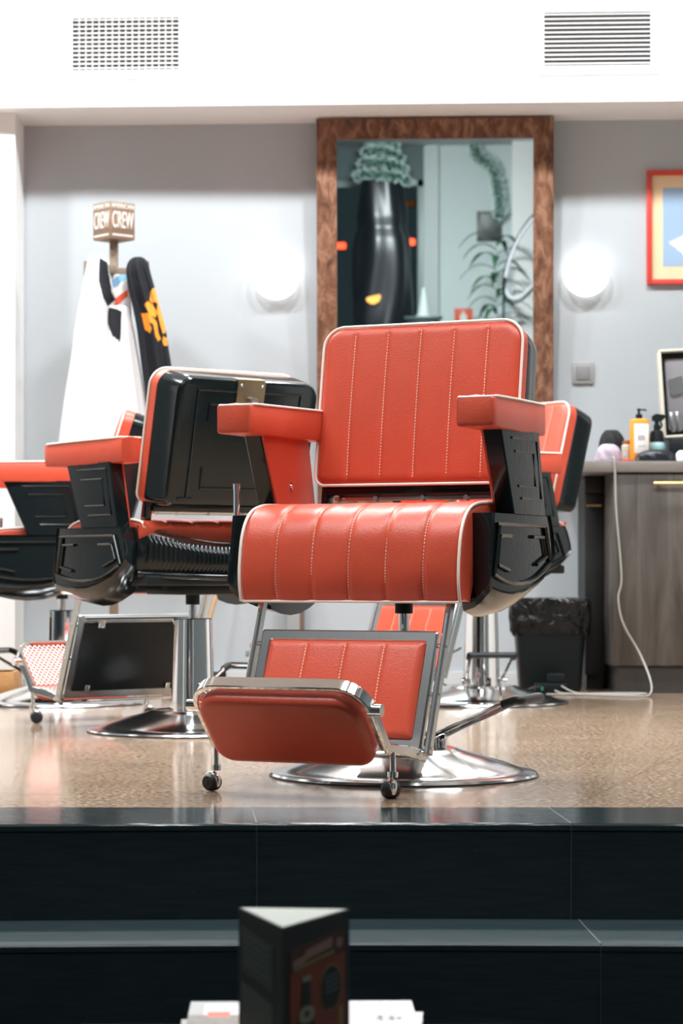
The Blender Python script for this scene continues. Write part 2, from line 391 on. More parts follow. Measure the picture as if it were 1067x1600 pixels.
# ventilation grilles in the soffit
GRILLE_D = mat('duct_dark', (0.035, 0.03, 0.03), 0.8)
for (x0, y0, x1, y1, lab, seed) in ((113, 28, 280, 110, 'white slatted ventilation grille with criss-cross bars high on the left of the soffit', 1), (850, 19, 1016, 103, 'white slatted ventilation grille high on the right of the soffit', 2)):
    c = wall_root((x0 + x1) / 2, (y0 + y1) / 2, .385); wd = (x1 - x0) / F_PX * c.y / 2; hg = (y1 - y0) / F_PX * c.y / 2
    g = empty('ventilation_grille', (c.x, c.y, c.z), WA); tag(g, lab, 'vent', 'soffit ventilation grilles')
    mb = MB()
    fw, fh = wd + .036, hg + .036
    for a in ((-fw, -wd, -fh, fh), (wd, fw, -fh, fh), (-wd, wd, -fh, -hg), (-wd, wd, hg, fh)): mb.box(a[0], a[1], -.008, 0, a[2], a[3], .0015)
    mb.build('grille_frame', WHITE, g)
    mb = MB(); mb.box(-wd, wd, -.0012, -.0002, -hg, hg); mb.build('duct_opening', GRILLE_D, g)
    n = 12; mb = MB()
    for k in range(n):
        z = -hg + (k + .5) * 2 * hg / n
        mb.box(-wd, wd, -.0045, .0045, -.0012, .0012, 0, M=T(0, -.006, z) @ RX(28))
    mb.build('slat_bank', WHITE, g)
    if seed == 1:
        mb = MB()
        for k in range(1, 16): mb.box(-.0016, .0016, -.004, -.0015, -hg, hg, M=T(-wd + k * 2 * wd / 16, 0, 0))
        mb.build('cross_bars', WHITE, g)

# ------------------------------------------------------------------ mirror with burl frame (leans slightly forward)
TAU = 3.2
cb = wall_root(679.5, 560, 0.045)
MW, MH0, MH1 = 0.4885, -0.62, 0.985
mir = empty('wall_mirror', (cb.x, cb.y, cb.z), WA)
tag(mir, 'tall mirror in a mottled brown wooden frame on the back wall', 'mirror')
MM = RX(TAU)
fw = .083
mb = MB()
prof = lambda a, b: [(a, -.030), (a, -.002), (b, -.002), (b, -.022)]
outer = [(-MW, MH0), (MW, MH0), (MW, MH1), (-MW, MH1)]
inner = [(-MW + fw, MH0 + fw), (MW - fw, MH0 + fw), (MW - fw, MH1 - fw), (-MW + fw, MH1 - fw)]
L = []
for i in range(5):
    o_ = outer[i % 4]; n_ = inner[i % 4]
    L.append([(o_[0], 0.0, o_[1]), (o_[0], -.026, o_[1]), (o_[0] * .99, -.03, o_[1] * .995), (n_[0], -.024, n_[1]), (n_[0], 0.0, n_[1])])
mb.loops(L, False, False, M=MM); mb.build('mirror_frame', BURL, mir)
mb = MB(); mb.box(-MW + fw - .005, MW - fw + .005, -.010, -.004, MH0 + fw - .005, MH1 - fw + .005, M=MM); mb.build('mirror_glass', MIRROR, mir)
mb = MB(); mb.box(-MW + .02, MW - .02, .001, .008, MH0 + .02, MH1 - .02, M=MM); mb.build('backing_board', BLACKM, mir)
# reflected-ray helper: where does a pixel of the mirror look in the room behind the camera?
Nw = Vector((WS, -1, 0)).normalized()
Nm = (Nw * math.cos(math.radians(TAU)) + Vector((0, 0, -1)) * math.sin(math.radians(TAU)))
M0 = Vector((cb.x, cb.y, cb.z)) + Nm * .010
def refl(px, py, Yt):
    o_ = Vector((0, 0, CAM_H)); d = Vector(((px - 533.5) / F_PX, 1, (HOR - py) / F_PX))
    t = (M0 - o_).dot(Nm) / d.dot(Nm); h = o_ + d * t
    r = d - 2 * d.dot(Nm) * Nm
    s_ = (Yt - h.y) / r.y
    return h + r * s_

# ------------------------------------------------------------------ street side of the shop (only seen in the mirror)
YB = -2.0
xa = refl(662, 300, YB).x; xb = refl(690, 300, YB).x; xc = refl(799, 300, YB).x
wx1 = refl(470, 300, YB).x                                        # far end of the window
lo, hi = min(xa, wx1), max(xa, wx1)
zt_, zb_ = 2.75, 0.2
def wallbox(name, x0, x1, z0, z1, m, y0=YB - .15, y1=YB):
    mb = MB(); mb.box(min(x0, x1), max(x0, x1), y0, y1, z0, z1); return struct(mb.build(name, m))
sgn = 1 if xb > xa else -1
wallbox('wall_front', xa, sgn * HX, .95, CEIL, GREYW)
wallbox('wall_front_reflection_dark', xa, sgn * HX, -.7, .95, DARKW)  # dark lower wall put in to keep reflections in black plastic dark
wallbox('wall_front_far', wx1, -sgn * HX, -.7, CEIL, DARKW)
wallbox('wall_front_sill', lo, hi, -.7, zb_, DARKW)
wallbox('wall_front_lintel', lo, hi, zt_, CEIL, mat('teal_lintel', (0.10, 0.15, 0.155), 0.6))
mb = MB()
for a in ((lo, lo + .06, zb_, zt_), (hi - .06, hi, zb_, zt_), (lo, hi, zt_ - .06, zt_), (lo, hi, zb_, zb_ + .06)): mb.box(a[0], a[1], YB - .10, YB - .02, a[2], a[3], .003)
wf = struct(mb.build('window_1', mat('grey_window_frame', (0.30, 0.36, 0.36), 0.4)))
mb = MB(); mb.box(lo + .06, hi - .06, YB - .065, YB - .06, zb_ + .06, zt_ - .06); mb.build('window_pane', GLASS, wf)
# pale piers beside the window
x1_, x2_ = refl(664, 300, YB + .2).x, refl(684, 300, YB + .2).x
wallbox('trim_window_jamb', x1_, x2_, -.54, CEIL, mat('pale_jamb', (0.5, 0.55, 0.55), 0.5), YB, YB + .12)
x1_, x2_ = refl(800, 300, YB + .5).x, refl(870, 300, YB + .5).x
wallbox('wall_front_pier', x1_, x2_, -.54, CEIL, WHITE, YB, YB + .5)
# street lights beyond the window
for (px, py, col, es, lab) in ((533, 384, (1, .08, .03), 3.0, 'red street light seen in the mirror at the left of the black cape'), (641, 378, (1, .08, .03), 4.0, 'red street light seen in the mirror at the right of the black cape'), (641, 318, (.45, .15, .03), .12, 'dim amber street light seen in the mirror above the right red light')):
    p = refl(px, py, -6.0); mb = MB(); mb.box(-.05, .05, -.04, .04, -.035, .035, .015)
    mb.box(-.06, .06, -.07, -.042, -.045, .045, .01, mi=1)
    o = mb.build('signal_lamp', [mat('signal_glow', col, .4, emit=col, es=es), BLACKM], loc=p); tag(o, lab, 'light')
# black glossy cape on a stand, with tinsel garland, in front of the window
p0 = refl(597, 400, YB + .45)
def px2(px, py, Y=YB + .45): return refl(px, py, Y)
stand = empty('display_stand', (p0.x, p0.y, -3 * RIS))
tag(stand, 'slim display stand under the black cape, seen in the mirror', 'stand')
mb = MB(); mb.lathe([(.20, 0), (.20, .015), (.03, .03), (.018, .06), (.018, 2.95)], 24); mb.build('stand_pole', BLACKM, stand)
mb = MB(); mb.lathe([(.0, 2.55), (.05, 2.57), (.13, 2.66), (.15, 2.75), (.10, 2.9), (.03, 3.0), (0.0, 3.02)], 24); mb.build('stand_head', BLACKM, stand)
zt = px2(597, 262).z; zm = px2(597, 355).z; zl = px2(597, 510).z - .9
mb = MB(); Lp = []
NR, NS = 46, 72
for a in range(NR + 1):
    t = a / NR; z = zt + (zl - zt) * t
    w_ = .17 + .07 * min(1, t * 3.2) + .03 * t
    fold = .020 + .012 * math.sin(3 * t)
    ring = []
    for k in range(NS):
        th = 2 * math.pi * k / NS
        rr = w_ * (1 + fold * 2.2 * math.sin(6 * th + 3 * math.sin(5 * t)) * (1 - .4 * t)) * (1 + .03 * math.sin(14 * t + 3 * th))
        if abs(z - zm) < .03: rr *= .93
        ring.append((rr * math.cos(th), rr * .75 * math.sin(th), z))
    Lp.append(ring)
mb.loops(Lp, True, True); cp = mb.build('salon_cape', CAPE, loc=(p0.x, p0.y, 0), ang=80)
tag(cp, 'glossy black cape wrapped on a stand, seen in the mirror', 'cape')
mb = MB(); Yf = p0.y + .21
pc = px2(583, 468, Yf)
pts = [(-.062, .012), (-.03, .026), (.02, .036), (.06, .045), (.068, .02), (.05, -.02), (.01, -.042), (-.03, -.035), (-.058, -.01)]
mb.loops([[(x, 0, z) for x, z in pts], [(x, .006, z) for x, z in pts]], M=T(pc.x, Yf, pc.z)); o = mb.build('lamp_reflection_patch', mat('amber_reflection_glow', (1, .45, .08), .5, emit=(1, .42, .08), es=.9)); tag(o, 'small amber half-round glow, a painted lamp reflection on the black cape in the mirror', 'reflection')  # glowing amber patch stands in for a lamp reflected on the cape
GARL = mat('frosted_green_tinsel', (0.03, 0.12, 0.085), 0.5)
FROST = mat('frost_tips', (0.75, 0.92, 0.88), 0.6)
def garland(path, rad, name, label, group=None, dens=900):
    mb = MB(); n = len(path)
    mb.tube(path, rad * .35, 8)
    for k in range(dens):
        i = random.randrange(n - 1); u = random.random(); p = path[i].lerp(path[i + 1], u)
        d = Vector((random.gauss(0, 1), random.gauss(0, 1), random.gauss(0, 1))).normalized(); e = p + d * rad * random.uniform(.7, 1.15)
        s_ = d.cross(Vector((0, 0, 1))); s_ = (s_ if s_.length > .05 else Vector((1, 0, 0))).normalized() * .009
        m_ = p.lerp(e, .78)
        mb.add([p - s_ * .5, p + s_ * .5, m_ + s_, m_ - s_], [(0, 1, 2, 3)], 0); mb.add([m_ - s_, m_ + s_, e + s_ * .3, e - s_ * .3], [(0, 1, 2, 3)], 1)
        s2 = d.cross(s_).normalized() * .006
        mb.add([m_ - s2, m_ + s2, e + s2 * .3, e - s2 * .3], [(0, 1, 2, 3)], 1)
    o = mb.build(name, [GARL, FROST]); tag(o, label, 'garland', group); return o
path = []
zg = px2(597, 285).z
for k in range(150):
    t = k / 149; a = t * 2 * math.pi * 4.2; r_ = .235 - .15 * t
    path.append(Vector((p0.x + r_ * math.cos(a), p0.y + r_ * .8 * math.sin(a), zg + .44 * t + .03 * math.sin(a))))
garland(path, .056, 'tinsel_garland', 'frosted green tinsel garland coiled on top of the black cape in the mirror', None, 3600)
pp = [refl(a, b, YB + .12) for a, b in ((738, 215), (744, 240), (758, 252), (770, 262), (776, 285), (780, 310), (782, 335))]
path = spline([tuple(p) for p in pp], 60)
garland(path, .075, 'tinsel_garland', 'frosted green tinsel garland hanging down the wall at the right of the mirror', None, 1600)
# picture, poster with plant, fire sign on that wall
def wall_panel(pxa, pya, pxb, pyb, Y, name, m, label, cat, th=.02, marks=None):
    a = refl(pxa, pya, Y); b = refl(pxb, pyb, Y)
    x0, x1 = sorted((a.x, b.x)); z0, z1 = sorted((a.z, b.z))
    mb = MB(); mb.box(x0, x1, Y - th, Y, z0, z1, .002); o = mb.build(name, m); tag(o, label, cat); return o, (x0, x1, z0, z1)
PHO = wood('dark_photo_print', (0.02, 0.03, 0.03), (0.08, 0.10, 0.09), (0.32, 0.30, 0.28), 6, 1.0, .4)
wall_panel(745, 330, 784, 377, YB + .02, 'dark_picture', PHO, 'small dark landscape picture seen in the mirror, behind the plant', 'picture')
a = refl(710, 482, YB + .01); b = refl(738, 520, YB + .01); x0, x1 = sorted((a.x, b.x)); z0, z1 = sorted((a.z, b.z)); z0 -= .02
fs = empty('fire_sign', ((x0 + x1) / 2, YB + .006, (z0 + z1) / 2)); tag(fs, 'red and white fire extinguisher sign low in the mirror', 'sign')
hw, hh = (x1 - x0) / 2, (z1 - z0) / 2
mb = MB(); mb.box(-hw, hw, -.004, .004, -hh, hh, .001); mb.build('sign_board', mat('sign_red', (0.75, .09, .02), .5), fs)
mb = MB(); mb.box(-hw * .38, hw * .38, .0045, .0055, -hh, hh * .35); mb.lathe([(hw * .38, 0), (hw * .38, .001), (0, .0012)], 20, M=T(0, .0045, hh * .35) @ RX(-90)); mb.box(-hw * .12, hw * .12, .0045, .0055, hh * .35, hh * .78); mb.build('extinguisher_symbol', INK, fs)
# palm plant
pl = refl(776, 500, YB + .75); plant = empty('potted_palm', (pl.x, pl.y, -3 * RIS)); tag(plant, 'green palm fronds seen at the right of the mirror', 'plant')
LEAF = mat('palm_green', (0.03, 0.13, 0.06), 0.45)
mb = MB(); mb.lathe([(.13, 0), (.17, .30), (.18, .32), (.15, .32), (.14, .28), (0.001, .28)], 24); mb.build('pot', mat('terracotta', (.35, .14, .07), .7), plant)
mb = MB(); mb.tube([(0, 0, .25), (.01, 0, .8), (0, .01, 1.5), (0, 0, 1.75)], .018); mb.build('stem', STICK, plant)
mb = MB(); zl0 = refl(760, 430, YB + .75).z + 3 * RIS
for k in range(26):
    a_ = k * 2.4; z_ = zl0 - .55 + .035 * k; ln = random.uniform(.28, .42); dirv = Vector((math.cos(a_), math.sin(a_) * .7, 0)); sd = Vector((-math.sin(a_), math.cos(a_), 0))
    rows = []
    for j in range(9):
        t = j / 8; c_ = Vector((0, 0, z_)) + dirv * ln * t + Vector((0, 0, .10 * math.sin(t * 2.2) - .16 * t * t)); w_ = .030 * math.sin(math.pi * (t * .9 + .08))
        rows.append([c_ - sd * w_, c_ + Vector((0, 0, -.006)), c_ + sd * w_, c_ + Vector((0, 0, .003))])
    mb.loops(rows, True, True)
mb.build('fronds', LEAF, plant)
# ring mirror on a stand seen at the right edge of the mirror
rp = refl(829, 400, YB + 1.6)
rm = empty('ring_lamp', (rp.x, rp.y, -3 * RIS)); tag(rm, 'tilted oval ring lamp on a thin stand at the right edge of the mirror', 'lamp')
kx = 1 if refl(840, 400, YB + 1.6).x > refl(820, 400, YB + 1.6).x else -1
c1 = refl(829, 398, YB + 1.6); pb_ = refl(789, 437, YB + 1.6); sx_ = abs(refl(829, 400, YB + 1.6).x - refl(785, 400, YB + 1.6).x); hz_ = abs(refl(829, 318, YB + 1.6).z - refl(829, 440, YB + 1.6).z) / 2
ring = []
tl = math.radians(24) * kx
for k in range(64):
    a_ = 2 * math.pi * k / 64; x_, z_ = sx_ * .70 * math.cos(a_), hz_ * 1.35 * math.sin(a_)
    ring.append((x_ * math.cos(tl) + z_ * math.sin(tl) * 1.0, 0.04 * math.cos(a_), -x_ * math.sin(tl) + z_ * math.cos(tl) + c1.z + 3 * RIS))
mb = MB(); mb.tube(ring, .0085, 8, True); mb.build('ring_rim', BLACKM, rm)
mb = MB(); cen = Vector((0, 0, c1.z + 3 * RIS)); mb.tube([tuple(cen + (Vector(q) - cen) * .90) for q in ring], .014, 8, True); mb.build('light_ring', mat('opal_ring', (.62, .62, .66), .4), rm)
sb = Vector((pb_.x - rp.x, 0, pb_.z + 3 * RIS))
mb = MB(); mb.tube([tuple(sb + Vector((0, 0, .02))), (sb.x + .012 * -kx, 0, sb.z - .12), (sb.x + .015 * -kx, 0, .03)], .009, 8); mb.lathe([(.16, 0), (.16, .012), (.02, .03)], 24, M=T(sb.x + .015 * -kx, 0, 0)); mb.build('stand', BLACKM, rm)
# cone and low counter in the mirror
q = refl(662, 505, YB + .8); q2 = refl(662, 462, YB + .8)
ct = empty('window_counter', (q.x, q.y, -3 * RIS)); tag(ct, 'dark low counter top just visible at the bottom of the mirror', 'counter')
zt2 = refl(662, 494, YB + .8).z + 3 * RIS
mb = MB(); mb.box(-.16, .16, -.15, .15, zt2 - .03, zt2, .004); mb.build('counter_top', mat('teal_laminate', (.04, .07, .08), .4), ct)
mb = MB(); mb.box(-.14, .14, -.13, .13, 0, zt2 - .03, .004); mb.build('counter_body', BLACKM, ct)
mb = MB(); mb.lathe([(.075, 0), (.06, .01), (.018, .24), (.012, .25)], 24); o = mb.build('lamp_cone', mat('pale_cone', (.6, .66, .66), .5), loc=(q.x, q.y, zt2 - 3 * RIS)); tag(o, 'pale cone standing on the dark counter in the mirror', 'cone')

# ------------------------------------------------------------------ round wall lamps
for (px, py, lab) in ((432.5, 434, 'round glowing wall lamp at the left of the big mirror'), (914.5, 429, 'round glowing wall lamp at the right of the big mirror')):
    c = wall_root(px, py, 0.0); r_ = 35.5 / F_PX * c.y
    e = empty('wall_lamp', c, WA); tag(e, lab, 'lamp', 'round wall lamps')
    mb = MB(); mb.lathe([(r_ * .8, -.001), (r_ * .8, .02), (r_ * .6, .022)], 40, M=RX(90)); mb.build('lamp_base', WHITE, e)
    mb = MB(); mb.lathe([(r_ * .92, .018), (r_, .030), (r_ * .98, .045), (r_ * .85, .062), (r_ * .6, .075), (r_ * .3, .081), (.002, .083)], 48, M=RX(90)); mb.build('lamp_globe', LAMPG, e, ang=60)

# light switch
c = wall_root(910.5, 583, 0.0); e = empty('light_switch', c, WA); tag(e, 'square grey light switch on the wall under the right lamp', 'switch')
mb = MB(); mb.box(-.044, .044, -.010, 0, -.045, .045, .003); mb.build('switch_plate', mat('grey_switch_plate', (.36, .36, .35), .4), e)
mb = MB(); mb.box(-.029, .029, -.014, -.010, -.029, .029, .002); mb.build('switch_rocker', mat('grey_rocker', (.26, .26, .27), .4), e)

# framed poster at the right edge
a = wall_root(1010, 267, .0); b = wall_root(1010, 445, .0)
W_ = .36; H_ = a.z - b.z
e = empty('framed_poster', (a.x + W_ / 2, wy(a.x + W_ / 2), (a.z + b.z) / 2), WA); tag(e, 'red framed poster with cream mount and blue picture on the right wall', 'poster')
mb = MB(); f_ = .021; hh = H_ / 2; hw = W_ / 2
for q in ((-hw, -hw + f_, -hh, hh), (hw - f_, hw, -hh, hh), (-hw + f_, hw - f_, -hh, -hh + f_), (-hw + f_, hw - f_, hh - f_, hh)): mb.box(q[0], q[1], -.022, 0, q[2], q[3], .002)
mb.build('poster_frame', REDP, e)
mb = MB(); mb.box(-hw + f_, hw - f_, -.010, -.004, -hh + f_, hh - f_); mb.build('mount', mat('cream_mount', (.90, .66, .42), .6), e)
mb = MB(); px0 = -hw + .066; N1 = 50; fs_ = []; vs = []; mi = []
pw, pz0, pz1 = 2 * hw - .13, -hh + .075, hh - .073
shape1 = [(.55, 0), (.42, .12), (.25, .22), (.10, .30), (.45, .42), (.62, .50), (.72, .45), (.9, .25), (1.0, 0)]
shape2 = [(.50, 1.0), (.62, .90), (.70, .70), (.85, .62), (1, .7), (1, 1)]
for i in range(N1 + 1):
    for j in range(N1 + 1): vs.append((px0 + pw * i / N1, -.0112, pz0 + (pz1 - pz0) * j / N1))
for i in range(N1):
    for j in range(N1):
        u, v = (i + .5) / N1, (j + .5) / N1
        fs_.append((i * (N1 + 1) + j, (i + 1) * (N1 + 1) + j, (i + 1) * (N1 + 1) + j + 1, i * (N1 + 1) + j + 1)); mi.append(1 if inpoly(u, v, shape1) else 2 if inpoly(u, v, shape2) else 0)
mb.add(vs, fs_, mi); mb.box(px0, px0 + pw, -.0110, -.0100, pz0, pz1); mb.build('picture', [mat('pale_blue_print', (.33, .47, .66), .6, var=.1), mat('off_white_print', (.86, .82, .84), .6), mat('pink_print', (.85, .50, .42), .6)], e)

# ------------------------------------------------------------------ barber chairs
def pad_mesh(mb, W, H, t, M, rt=.05, rb=.03, edge=.022, chans=6, puff=.006, nx=201, nz=44, back=True, mi=0):
    """upholstered slab: x +-W, z 0..H, front face at y=-t (bulging), back at y=0"""
    def top(x):
        d = abs(x) - (W - rt); return H if d <= 0 else H - rt + math.sqrt(max(0, rt * rt - d * d))
    def bot(x):
        d = abs(x) - (W - rb); return 0 if d <= 0 else rb - math.sqrt(max(0, rb * rb - d * d))
    def sdf(x, z):
        r_ = rt if z > H / 2 else rb
        qx = abs(x) - (W - r_); qz = abs(z - H / 2) - (H / 2 - r_)
        return r_ - math.hypot(max(qx, 0), max(qz, 0)) - min(max(qx, qz), 0)
    G = []
    for i in range(nx):
        s_ = -1 + 2 * i / (nx - 1)
        x = W * math.sin(s_ * math.pi / 2 * .86) / math.sin(math.pi / 2 * .86)
        zt_, zb_ = top(x), bot(x); col = []
        for j in range(nz):
            v = j / (nz - 1); v = .5 - .5 * math.cos(math.pi * v) if True else v
            z = zb_ + (zt_ - zb_) * v; d = max(0, sdf(x, z))
            dep = t if d >= edge else t - edge + math.sqrt(max(0, edge ** 2 - (edge - d) ** 2))
            if chans:
                fr = (x + W) / (2 * W) * chans; q_ = fr - math.floor(fr)
                fade = min(1, d / (edge * 1.2))
                bulge = (1 - abs(2 * q_ - 1) ** 9) if 0.02 < fr < chans - .02 else 1
                if fr < .5 or fr > chans - .5: bulge = 1
                dep += puff * (bulge - 1) * fade + .006 * fade * (1 - (2 * v - 1) ** 2)
            col.append((x, -dep, z))
        G.append(col)
    vs = [p for c in G for p in c]; fs = []
    for i in range(nx - 1):
        for j in range(nz - 1): fs.append((i * nz + j, (i + 1) * nz + j, (i + 1) * nz + j + 1, i * nz + j + 1))
    # boundary ring to the back
    ringi = [i * nz for i in range(nx)] + [(nx - 1) * nz + j for j in range(1, nz)] + [i * nz + nz - 1 for i in range(nx - 2, -1, -1)] + [j for j in range(nz - 2, 0, -1)]
    o_ = len(vs); n = len(ringi)
    for k in ringi: vs.append((vs[k][0], 0.0, vs[k][2]))
    for k in range(n): fs.append((ringi[k], o_ + k, o_ + (k + 1) % n, ringi[(k + 1) % n]))
    if back: fs.append(tuple(o_ + k for k in range(n)))
    mb.add(vs, fs, mi, M)
def pad_depth(t): return t
def stitches(mb, W, H, t, M, chans, z0, z1, puff):
    n = int((z1 - z0) / .0072)
    for c in range(1, chans):
        x = -W + 2 * W * c / chans
        for k in range(n):
            z = z0 + (z1 - z0) * (k + .5) / n; v = z / H
            y = -(t + puff * -1 + .006 * (1 - (2 * v - 1) ** 2)) - .0004
            mb.box(x - .0010, x + .0010, y - .0010, y + .001, z - .0022, z + .0022, M=M, mi=1)

SEATW = .268
SEATP = [(-.156, .600), (-.135, .617), (-.06, .625), (.04, .626), (.14, .627), (.215, .622), (.266, .602), (.298, .560), (.312, .50), (.314, .45), (.305, .408)]
def side_pts(path_rz, l): return [(l, -r, z) for r, z in path_rz]
# outer panel of the hull beside the seat
HULL = [(.243, .600), (.258, .52), (.272, .450), (.262, .434), (.20, .424), (.139, .420), (.07, .424), (.007, .436), (-.07, .458), (-.118, .487), (-.142, .508), (-.138, .535), (-.124, .575), (-.110, .600)]
def barber_chair(px_base, Z, theta, label, recline=9.0, lift=0.0, swing=0.0, lever=0.0, lever_world=True, plate=True, back=0.0, fx=0.0, group='barber chairs', bx=None):
    X = X_at(px_base, Z) if bx is None else bx
    root = empty('barber_chair', (X, Z, 0), -math.radians(theta)); tag(root, label, 'chair', group)
    U = T(0, 0, lift)
    # --- base
    mb = MB(); mb.lathe([(.02, 0), (.308, 0), (.311, .004), (.308, .009), (.292, .012), (.280, .0125), (.268, .018), (.245, .027), (.215, .0365), (.18, .0465), (.150, .0545), (.130, .0600), (.124, .0635), (.118, .0645), (.108, .062), (.03, .062)], 96)
    mb.build('base_plate', CHROMEB, root, ang=25)
    mb = MB(); mb.lathe([(.30, 0.0), (.3125, .0), (.3125, .0035), (.309, .0042)], 96, cap=False); mb.build('base_gasket', RUBBER, root)
    mb = MB()
    def rsec(w_, d_, r_, z):
        out = []
        for cx, cy, a0 in ((w_ - r_, d_ - r_, 0), (-w_ + r_, d_ - r_, 90), (-w_ + r_, -d_ + r_, 180), (w_ - r_, -d_ + r_, 270)):
            for k in range(7): a_ = math.radians(a0 + 15 * k); out.append((cx + r_ * math.cos(a_), cy + r_ * math.sin(a_), z))
        return out
    mb.loops([rsec(.056, .052, .026, .060), rsec(.053, .049, .025, .2), rsec(.050, .046, .024, .332), rsec(.047, .043, .022, .335)])
    mb.build('column_shroud', CHROME, root, ang=30)
    mb = MB(); mb.cyl((0, 0, .32), (0, 0, .41 + lift), .0125, 20); mb.build('piston', CHROME, root)
    mb = MB(); mb.cyl((0, 0, .375 + lift), (0, 0, .415 + lift), .021, 20); mb.build('piston_collar', BLACKM, root)
    # --- foot pump lever
    la = math.radians(lever) + (math.radians(theta) if lever_world else 0)
    mb = MB()
    for s_ in (-1, 1):
        mb.tube(spline([(.070, .062 * s_, .085), (.12, .066 * s_, .110), (.19, .070 * s_, .142), (.255, .074 * s_, .172), (.29, .076 * s_, .180)], 20), .0058, 8)
        mb.cyl((.070, .05 * s_, .084), (.070, .08 * s_, .084), .011, 12)
        mb.box(.055, .085, .055 * s_ - .006, .055 * s_ + .006, .055, .094, .003)
    mb.tube([(.29, -.076, .180), (.297, -.08, .182), (.297, .08, .182), (.29, .076, .180)], .0058, 8)
    lv = mb.build('pump_lever', CHROME, root); lv.rotation_euler = (0, 0, la)
    mb = MB(); mb.tube(spline([(.262, -.078, .172), (.288, -.080, .181), (.303, -.078, .183), (.306, -.06, .183), (.306, .06, .183), (.303, .078, .183), (.288, .080, .181), (.262, .078, .172)], 40), .0105, 12)
    mb.build('lever_grip', RUBBER, lv)
    # --- seat cushion
    prof = spline([(0, -r, z) for r, z in SEATP], 60); ncol = 241; vs = []; fs = []
    for i in range(ncol):
        x = SEATW * math.sin((-1 + 2 * i / (ncol - 1)) * math.pi / 2 * .9) / math.sin(math.pi / 2 * .9)
        dE = SEATW - abs(x); e_ = .016
        roll = 0 if dE > e_ else (e_ - math.sqrt(max(0, e_ ** 2 - (e_ - dE) ** 2)))
        fr = (x + SEATW) / (2 * SEATW) * 6; q_ = fr - math.floor(fr)
        bulge = 1 if (fr < .5 or fr > 5.5) else (1 - abs(2 * q_ - 1) ** 8)
        for j, p in enumerate(prof):
            tn = (prof[min(j + 1, 59)] - prof[max(j - 1, 0)]).normalized(); nn = Vector((0, tn.z, -tn.y)); nn = -nn if nn.dot(Vector((0, -1, 1))) < 0 else nn
            off = .0062 * (bulge - 1) - roll + .0006 * math.sin(x * 31 + j * .3)
            vs.append((x, p.y + nn.y * off, p.z + nn.z * off))
    for i in range(ncol - 1):
        for j in range(59): fs.append((i * 60 + j, (i + 1) * 60 + j, (i + 1) * 60 + j + 1, i * 60 + j + 1))
    # underside: close to an inner polyline
    und = [(.26, .406), (.21, .50), (.17, .545), (-.12, .550)]
    for s_, base in ((0, 0), (1, (ncol - 1) * 60)):
        x = -SEATW if s_ == 0 else SEATW; o_ = len(vs); vs += [(x, -r, z) for r, z in und]
        fs.append(tuple([base + j for j in range(60)] + [o_, o_ + 1, o_ + 2, o_ + 3]))
    oL, oR = len(vs) - 8, len(vs) - 4
    for k in range(3): fs.append((oL + k, oR + k, oR + k + 1, oL + k + 1))
    fs.append(tuple([i * 60 + 59 for i in range(ncol)] + [oR, oL])); fs.append(tuple([i * 60 for i in range(ncol)] + [oR + 3, oL + 3]))
    mb = MB(); mb.add(vs, fs, 0, U); fine = spline([tuple(p) for p in prof], 150)
    for c_ in range(1, 6):
        x = -SEATW + 2 * SEATW * c_ / 6
        for j in range(18, 147, 2):
            a_, b_ = fine[j], fine[j + 1]; tn = (b_ - a_).normalized(); nn = Vector((0, tn.z, -tn.y)); nn = -nn if nn.dot(Vector((0, -1, 1))) < 0 else nn
            mb.bar([tuple(Vector((x, 0, 0)) + a_ - nn * .0058), tuple(Vector((x, 0, 0)) + a_.lerp(b_, 1.15) - nn * .0058)], .0024, .0022, mi=1, M=U)
    seat = mb.build('seat_cushion', [VINYL, STITCH], root, ang=50)
    mb = MB()
    for s_ in (-1, 1): mb.tube([(s_ * (SEATW - .003), p.y * 1.0 - (.003 if j > 30 else 0), p.z - .002 + (.0 if j < 40 else 0)) for j, p in enumerate(prof)], .0036, 8, M=U)
    mb.tube([(x_, -.303, .406) for x_ in (-SEATW + .003, -.1, .1, SEATW - .003)], .003, 8, M=U)
    mb.build('seat_piping', PIPE, seat)
    # --- hulls, supports, armrests
    for s_ in (-1, 1):
        def mir(L): return [(s_ * p[0], p[1], p[2]) for p in L]
        def hl(l, drop, shr=0.0):
            out = []
            for r, z in HULL:
                k = max(0, min(1, (.60 - z) / .12)) ; cx = .045
                out.append((l, -(cx + (r - cx) * (1 - shr * k)), z - drop * k - (.05 * shr * k * k)))
            return out
        mb = MB()
        mb.loops([mir(q) for q in (hl(.316, -.008, .03), hl(.3205, -.002, .01), hl(.318, .003, 0), hl(.306, .014, .02), hl(.290, .026, .06), hl(.268, .034, .13), hl(.235, .038, .22))], M=U)
        def ridge(pts, r_=.0044, l=.3200): mb.tube([(s_ * l, -p[0], p[1]) for p in pts], r_, 8, M=U)
        def rz(x, y): return (.24 - (x - 65) * .00083, .60 - (y - 110) * .000512)
        ridge([rz(80, 158), rz(445, 158)], .0042); ridge([rz(95, 158), rz(62, 365)]); ridge([rz(445, 158), rz(488, 318)])
        ridge([rz(*q) for q in ((52, 372), (90, 388), (130, 400), (190, 411), (250, 413), (310, 405), (370, 388), (430, 358), (484, 322))], .0048)
        ridge([rz(102, 207), rz(180, 207)]); ridge([rz(102, 207), rz(84, 332)], .0028); ridge([rz(84, 332), rz(165, 356)])
        ridge([rz(345, 207), rz(430, 207)]); ridge([rz(430, 207), rz(455, 290)], .0028); ridge([rz(375, 330), rz(455, 292)])
        mb.build('side_shell', BLACK, root, ang=28)
        # arm support
        def fr(z): t = (z - .603) / (.785 - .603); return .113 + (.197 - .113) * t
        def rr(z): t = (z - .603) / (.785 - .603); return -.092 + (-.047 + .092) * t
